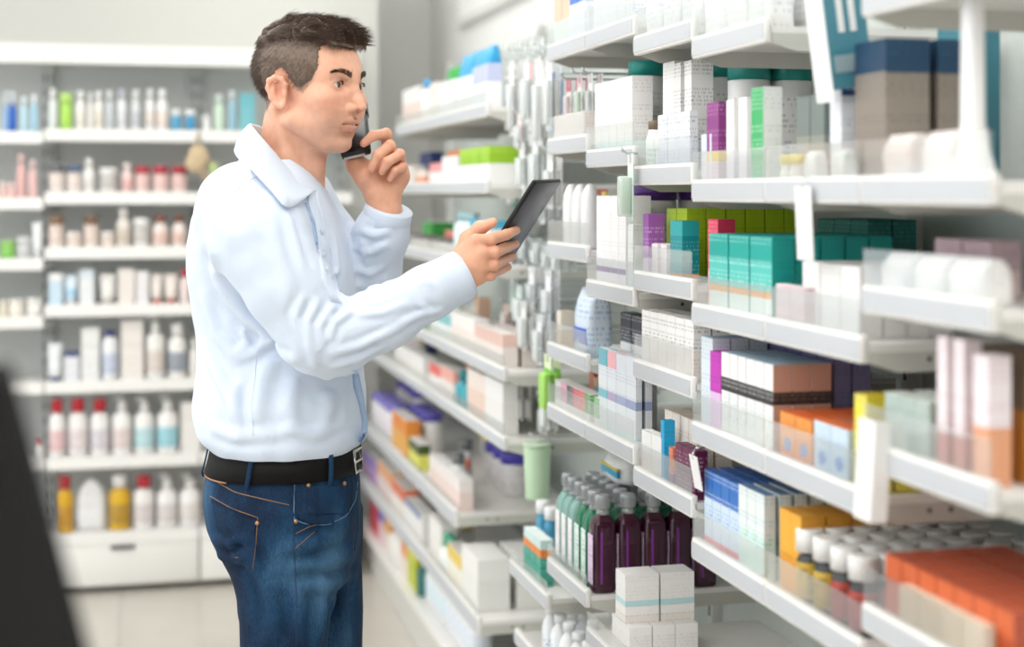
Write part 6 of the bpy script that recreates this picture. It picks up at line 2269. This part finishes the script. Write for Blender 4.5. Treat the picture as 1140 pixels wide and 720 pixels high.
B(0, [(3, 9, 108, bb('#9fc3e6', '#dfe8f0'), 'pale blue narrow bottle at the end of the back shelf', 'bottle'),
      (9, 19, 103, bb('#2a66c0', '#dfe6ee', pump=True), 'deep blue pump bottle on the back shelf', 'bottle'),
      (22, 31, 108, bb('#bfe0ea', '#e6f0f2'), 'aqua bottle beside the deep blue pump', 'bottle'),
      (33, 43, 106, bb('#a9cde0', '#eef2f4'), 'light blue bottle by the shelf upright', 'bottle')], 'left')
B(0, [(54, 64, 100, bb('#e3e8e6', '#f0f0ee'), 'pale grey bottle right of the upright, top back shelf', 'bottle'),
      (66, 81, 104, bj('#a8d65a', '#b9df78'), 'lime green tin on the top back shelf', 'tin'),
      (84, 95, 102, bb('#f0eee8', '#f2f2f0', '#ebe6da'), 'cream bottle beside the lime tin', 'bottle'),
      (97, 104, 104, bb('#eeeae4', '#f2f2f0'), 'narrow cream bottle, top back shelf', 'bottle'),
      (105, 115, 102, bb('#efebe2', '#f1f1ef', '#e6dfd0'), 'cream labelled bottle, top back shelf', 'bottle'),
      (117, 127, 101, bb('#c9ced2', '#dfe2e4'), 'silver-grey bottle, top back shelf', 'bottle'),
      (130, 141, 100, bb('#e9e9ea', '#c3c8d4', '#dcdde2'), 'white bottle with grey cap, top back shelf', 'bottle'),
      (146, 156, 101, bb('#dfe1e2', '#ececec', '#c9cbd0'), 'pale bottle with grey label, top back shelf', 'bottle'),
      (162, 172, 100, bb('#f1efed', '#f2f2f1', '#e9ddd6'), 'white bottle with beige label, top back shelf', 'bottle'),
      (174, 187, 100, bb('#f2f0ee', '#f2f2f1', '#efdcd3'), 'wide white bottle with peach label, top back shelf', 'bottle'),
      (190, 202, 122, bj('#4f9fc4', '#eef0f0'), 'small blue-banded pot, top back shelf', 'jar'),
      (206, 218, 122, bj('#3f93bd', '#eef0f0'), 'darker blue-banded pot, top back shelf', 'jar')])
B(0, [(226, 234, 128, bj('#f0f0ee', '#f2f2f0'), 'small white pot in the corner bay', 'jar'),
      (238, 250, 106, bb('#cfe3cf', '#dcebe0'), 'pale green bottle in the corner bay', 'bottle'),
      (254, 263, 102, bb('#9cc7d8', '#dfe9ee'), 'blue bottle in the corner bay', 'bottle'),
      (266, 284, 104, bc('#6fb8c2', '#7fc0c8', '#cfe6e8'), 'teal carton behind the man\'s neck', 'carton')])
B(1, [(0, 8, 203, bj('#efc9c2', '#f0dcd8'), 'small pink pot at the shelf end', 'jar'), (9, 17, 203, bj('#ecc6c0', '#f0dcd8'), 'small pink pot next to pink bottles', 'jar'),
      (18, 29, 172, bb('#e6b9b6', '#e9c6c3'), 'taller pink bottle on the second back shelf', 'bottle'),
      (31, 42, 179, bb('#e9c3bf', '#ecd0cc'), 'shorter pink bottle on the second back shelf', 'bottle')], 'left')
B(1, [(54, 72, 183, bj('#f0eae6', '#6e6f74', '#eadcd4'), 'white jar with charcoal lid', 'jar'), (74, 91, 183, bj('#f0eae6', '#5f6f8a', '#eadcd4'), 'white jar with slate-blue lid', 'jar'),
      (92, 106, 177, bb('#efeeec', '#e9e7e4', '#e2ddd8'), 'white bottle between two jars', 'bottle'), (110, 131, 187, bj('#f1efec', '#efefed', '#c9c4c0'), 'white wide jar with grey label', 'jar'),
      (135, 148, 182, bb('#f1d6d2', '#efe3e0', '#e6b4ae'), 'pink-labelled bottle next to red lids', 'bottle'),
      (150, 167, 185, bj('#f2e4df', '#b83848', '#ecc9c2'), 'jar with red lid, nearest the pink-labelled bottle', 'jar'),
      (170, 188, 185, bj('#f2e4df', '#b83848', '#ecc9c2'), 'middle jar of the three red-lidded ones', 'jar'),
      (191, 209, 185, bj('#f2e4df', '#b02e40', '#ecc9c2'), 'jar with red lid, closest to the tan bag', 'jar')])
B(2, [(0, 17, 268, bj('#86c65a', '#9fd274'), 'green pot on the third back shelf', 'jar'), (18, 35, 264, bj('#c9cacb', '#dcdcdc'), 'grey pot beside the green one', 'jar'), (36, 47, 247, bt('#eef0f1', '#e6e8ea'), 'leaning white tube beside the grey pot', 'tube')], 'left')
B(2, [(54, 71, 240, bj('#f0e6df', '#8a6f58', '#e9d6ca'), 'cream jar with brown lid near the upright', 'jar'), (73, 91, 258, bj('#f0e8e2', '#eee6e0', '#e9d8cc'), 'low cream jar between brown lids', 'jar'),
      (93, 110, 240, bj('#f0e6df', '#7d6450', '#e9d6ca'), 'cream jar with darker brown lid', 'jar'), (112, 128, 258, bj('#f0e8e2', '#eee6e0', '#e9d8cc'), 'low cream jar before the tall bottle', 'jar'),
      (129, 146, 232, bb('#e6dfd6', '#efece8', '#d3c6b6'), 'tall bottle with beige label, third back shelf', 'bottle'), (148, 167, 243, bj('#f2f1ef', '#f2f2f0', '#cfcac6'), 'white jar with grey print, third back shelf', 'jar'),
      (169, 188, 240, bb('#eee2dc', '#8f5a4a', '#e6c6ba'), 'cream bottle with red-brown cap', 'bottle'), (191, 208, 240, bb('#eee2dc', '#84503f', '#e6c6ba'), 'cream bottle with darker red-brown cap', 'bottle')])
B(3, [(0, 8, 334, bj('#efe6cf', '#f0ead8'), 'cream pot at the end, fourth back shelf', 'jar'), (9, 27, 333, bj('#ece6dc', '#efece4'), 'ivory pot, fourth back shelf', 'jar'), (29, 47, 332, bj('#ece8e2', '#f0eeea'), 'off-white pot by the upright, fourth shelf', 'jar')], 'left')
B(3, [(54, 70, 304, bc('#cfe3f0', '#eef2f4', '#8fb9d6', '#f0f2f2'), 'blue-white carton near the upright', 'carton'), (72, 86, 306, bt('#dcebf4', '#eef2f6', '#a9d0ea'), 'pale blue tube, fourth back shelf', 'tube'), (88, 105, 300, bc('#eef0f1', '#f1f1ef', '#a9b6c4', '#dfe8ee'), 'white carton with blue print', 'carton'),
      (111, 129, 305, bt('#efebe6', '#d9d2ca'), 'white tube with beige cap', 'tube'), (131, 150, 299, bc('#efe8e2', '#f1efec', '#c9a99c'), 'cream carton, fourth back shelf', 'carton'), (151, 166, 302, bc('#eeeaea', '#f1f0ee', '#aab0c0'), 'narrow white carton, fourth back shelf', 'carton'),
      (168, 181, 305, bt('#f0e6de', '#d9623f'), 'white tube with orange cap', 'tube'), (183, 198, 305, bt('#efe4dc', '#cf5a3f'), 'cream tube with red-orange cap', 'tube'), (200, 212, 300, bb('#f0dfda', '#d0303f'), 'bottle with red tip near the shirt', 'bottle')])
B(4, [(53, 69, 382, bt('#eceeef', '#3f4f8f'), 'white tube with navy cap, fifth back shelf', 'tube'), (71, 88, 392, bc('#e9eaee', '#34406e', '#a0a8c4', '#3c4a80', .14), 'low carton with navy top', 'carton'), (90, 111, 365, bc('#eeeeec', '#f1f1ef', '#98a0b8'), 'white carton left of the navy-capped bottle', 'carton'),
      (113, 132, 369, bb('#eeeef0', '#27307c', '#c9d0e4', capf=.1), 'white bottle with navy cap, fifth back shelf', 'bottle'), (134, 160, 357, bc('#efe9e4', '#f1efec', '#b4a8a4'), 'large cream carton, fifth back shelf', 'carton'),
      (162, 184, 354, bb('#f0eeea', '#f1f1ee', '#e0d4cc', True), 'white pump bottle on the fifth back shelf', 'bottle'), (187, 208, 361, bb('#f0eeea', '#efefec', '#9aa0ac'), 'white bottle with grey label, fifth back shelf', 'bottle'), (211, 222, 378, bb('#efebe6', '#ece8e2'), 'small white bottle against the shirt', 'bottle')])
B(5, [(54, 73, 446, bb('#f2efed', '#c62636', '#e9c6c6'), 'white bottle with red cap, nearest the upright', 'bottle'), (75, 98, 445, bb('#f2efed', '#c62636', '#e9dcdc'), 'middle white bottle of three red-capped ones', 'bottle'), (100, 122, 445, bb('#f2efed', '#be2030', '#dcd6dc'), 'red-capped white bottle beside the pumps', 'bottle'),
      (124, 147, 443, bb('#f3f1ef', '#f0f0ee', '#e6d6d2', True), 'white pump bottle beside red caps', 'bottle'), (149, 172, 443, bb('#f3f1ef', '#f0f0ee', '#bfe0e6', True), 'white pump bottle with aqua label', 'bottle'), (174, 199, 442, bb('#f3f1ef', '#f0f0ee', '#9fd4e0', True), 'white pump bottle with bluer label', 'bottle'), (201, 224, 448, bc('#efece8', '#f1efed', '#b9b4b0'), 'white carton beside the pump bottles', 'carton')])
B(5, [(36, 48, 490, bb('#f0ecea', '#c02636'), 'small red-capped bottle beside the monitor', 'bottle')], 'left')
B(6, [(62, 82, 531, bb('#d9a81f', '#b92a34', '#c48f14'), 'golden bottle with red cap, bottom back shelf', 'bottle'), (120, 146, 530, bb('#dcb02a', '#f0f0ee', '#b98f1a'), 'golden bottle with white cap', 'bottle'), (148, 172, 531, bb('#f2f0ee', '#c02a38', '#dfd6d6'), 'white bottle with red cap, bottom back shelf', 'bottle'),
      (174, 198, 530, bb('#f2f0ee', '#f0f0ee', '#dfd9d6', True), 'white pump bottle, bottom back shelf', 'bottle'), (199, 224, 530, bb('#f3f1ef', '#f0f0ee', '#e6e0dc', True), 'white pump bottle by the jeans', 'bottle')])
B(6, [(84, 119, 535, lambda w, h: pouch(.06, w, h, '#efeff0', '#b9bcc4', '#c9ced6', 'refill_pouch'), 'large white refill pouch, bottom back shelf', 'pouch')])
# tan bag hanging from the second back shelf
xx = backx(219)
t = thing('hanging_bag', 'tan cloth bag with green tag hanging below the top back shelf', 'bag', (xx, BY - .036, EYE + .225))
bm = bmesh.new()
bmesh.ops.create_uvsphere(bm, u_segments=16, v_segments=10, radius=1)
for v in bm.verts:
    k = 1 + .12 * math.sin(3.1 * v.co.x + 5 * v.co.z) + .3 * v.co.x * v.co.z
    v.co = Vector((v.co.x * .042 * k, v.co.y * .02, v.co.z * .055 - .095))
m = MB(); m.bm(bm, 0, True)
m.build('bag_body', mat('#c9b391', .8, grain=.15, scale=40), t)
MB().tube([(0, .012, 0.0), (0, .0, -.02), (0, 0, -.05)], .004, 6).build('loop', mat('#b49c78', .8), t)
MB().tube([(.02, 0, -.13), (.03, 0, -.17), (.018, 0, -.21)], .008, 6).build('tail', mat('#bda57f', .8), t)
MB().box(.045, .075, -.004, .004, -.16, -.11).build('green_tag', mat('#b9c98a', .6), t)
MB().tube([(.02, 0, -.09), (.06, 0, -.11)], .003, 6).build('cord', mat('#b49c78', .8), t)

# ---------------------------------------------------------------- dark monitor on a counter, near the camera
zc = 0.98
c0 = cam_pt(10, 397, zc)
u = Vector((CT, -ST, 0)) * -.262 + Vector((0, 0, 1)) * .965           # up along the panel, leaning back
wv = (Vector((CT, -ST, 0)) * -.82 + Vector((ST, CT, 0)) * -.45).normalized()
wv = (wv - u * wv.dot(u)).normalized()
nrm = wv.cross(u).normalized()
Mx = Matrix((( -wv.x, nrm.x, u.x, c0.x), (-wv.y, nrm.y, u.y, c0.y), (-wv.z, nrm.z, u.z, c0.z), (0, 0, 0, 1)))
CTOP = .93
t = thing('monitor', 'black flat monitor seen from behind on the counter', 'monitor', (c0.x, c0.y, CTOP))
Ml = Matrix.Translation((-c0.x, -c0.y, -CTOP)) @ Mx


def tilted(name, mb, m, parent):
    mb.v = [tuple(Ml @ Vector(p)) for p in mb.v]
    return mb.build(name, m, parent)


blk = mat('#0d0d0e', .4, spec=.3)
tilted('housing', MB().cbox(-.48, 0, -.014, .014, -.32, 0, .008), blk, t)
tilted('rear_bulge', MB().cbox(-.40, -.08, .012, .04, -.26, -.06, .012), mat('#0b0b0c', .5, spec=.3), t)
tilted('screen', MB().box(-.468, -.012, -.0148, -.0138, -.30, -.012), mat('#050506', .15), t)
pm = Ml @ Vector((-.24, .03, -.2))
MB().tube([(pm.x, pm.y, pm.z), (pm.x, pm.y, .012)], .022, 12).build('stand', blk, t)
MB().cbox(pm.x - .11, pm.x + .11, pm.y - .08, pm.y + .08, 0, .014, .005).build('stand_foot', blk, t)
cc = c0 + Ml.to_3x3() @ Vector((-.24, 0, 0))
t = thing('counter', 'white service counter under the monitor', 'counter', (cc.x, cc.y, 0), -TH)
MB().cbox(-.42, .30, -.3, .24, .9, CTOP, .004).build('worktop', mat('#dedcd6', .35), t)
MB().box(-.40, .28, -.26, .22, 0, .9).build('body', mat('#e6e4de', .45), t)
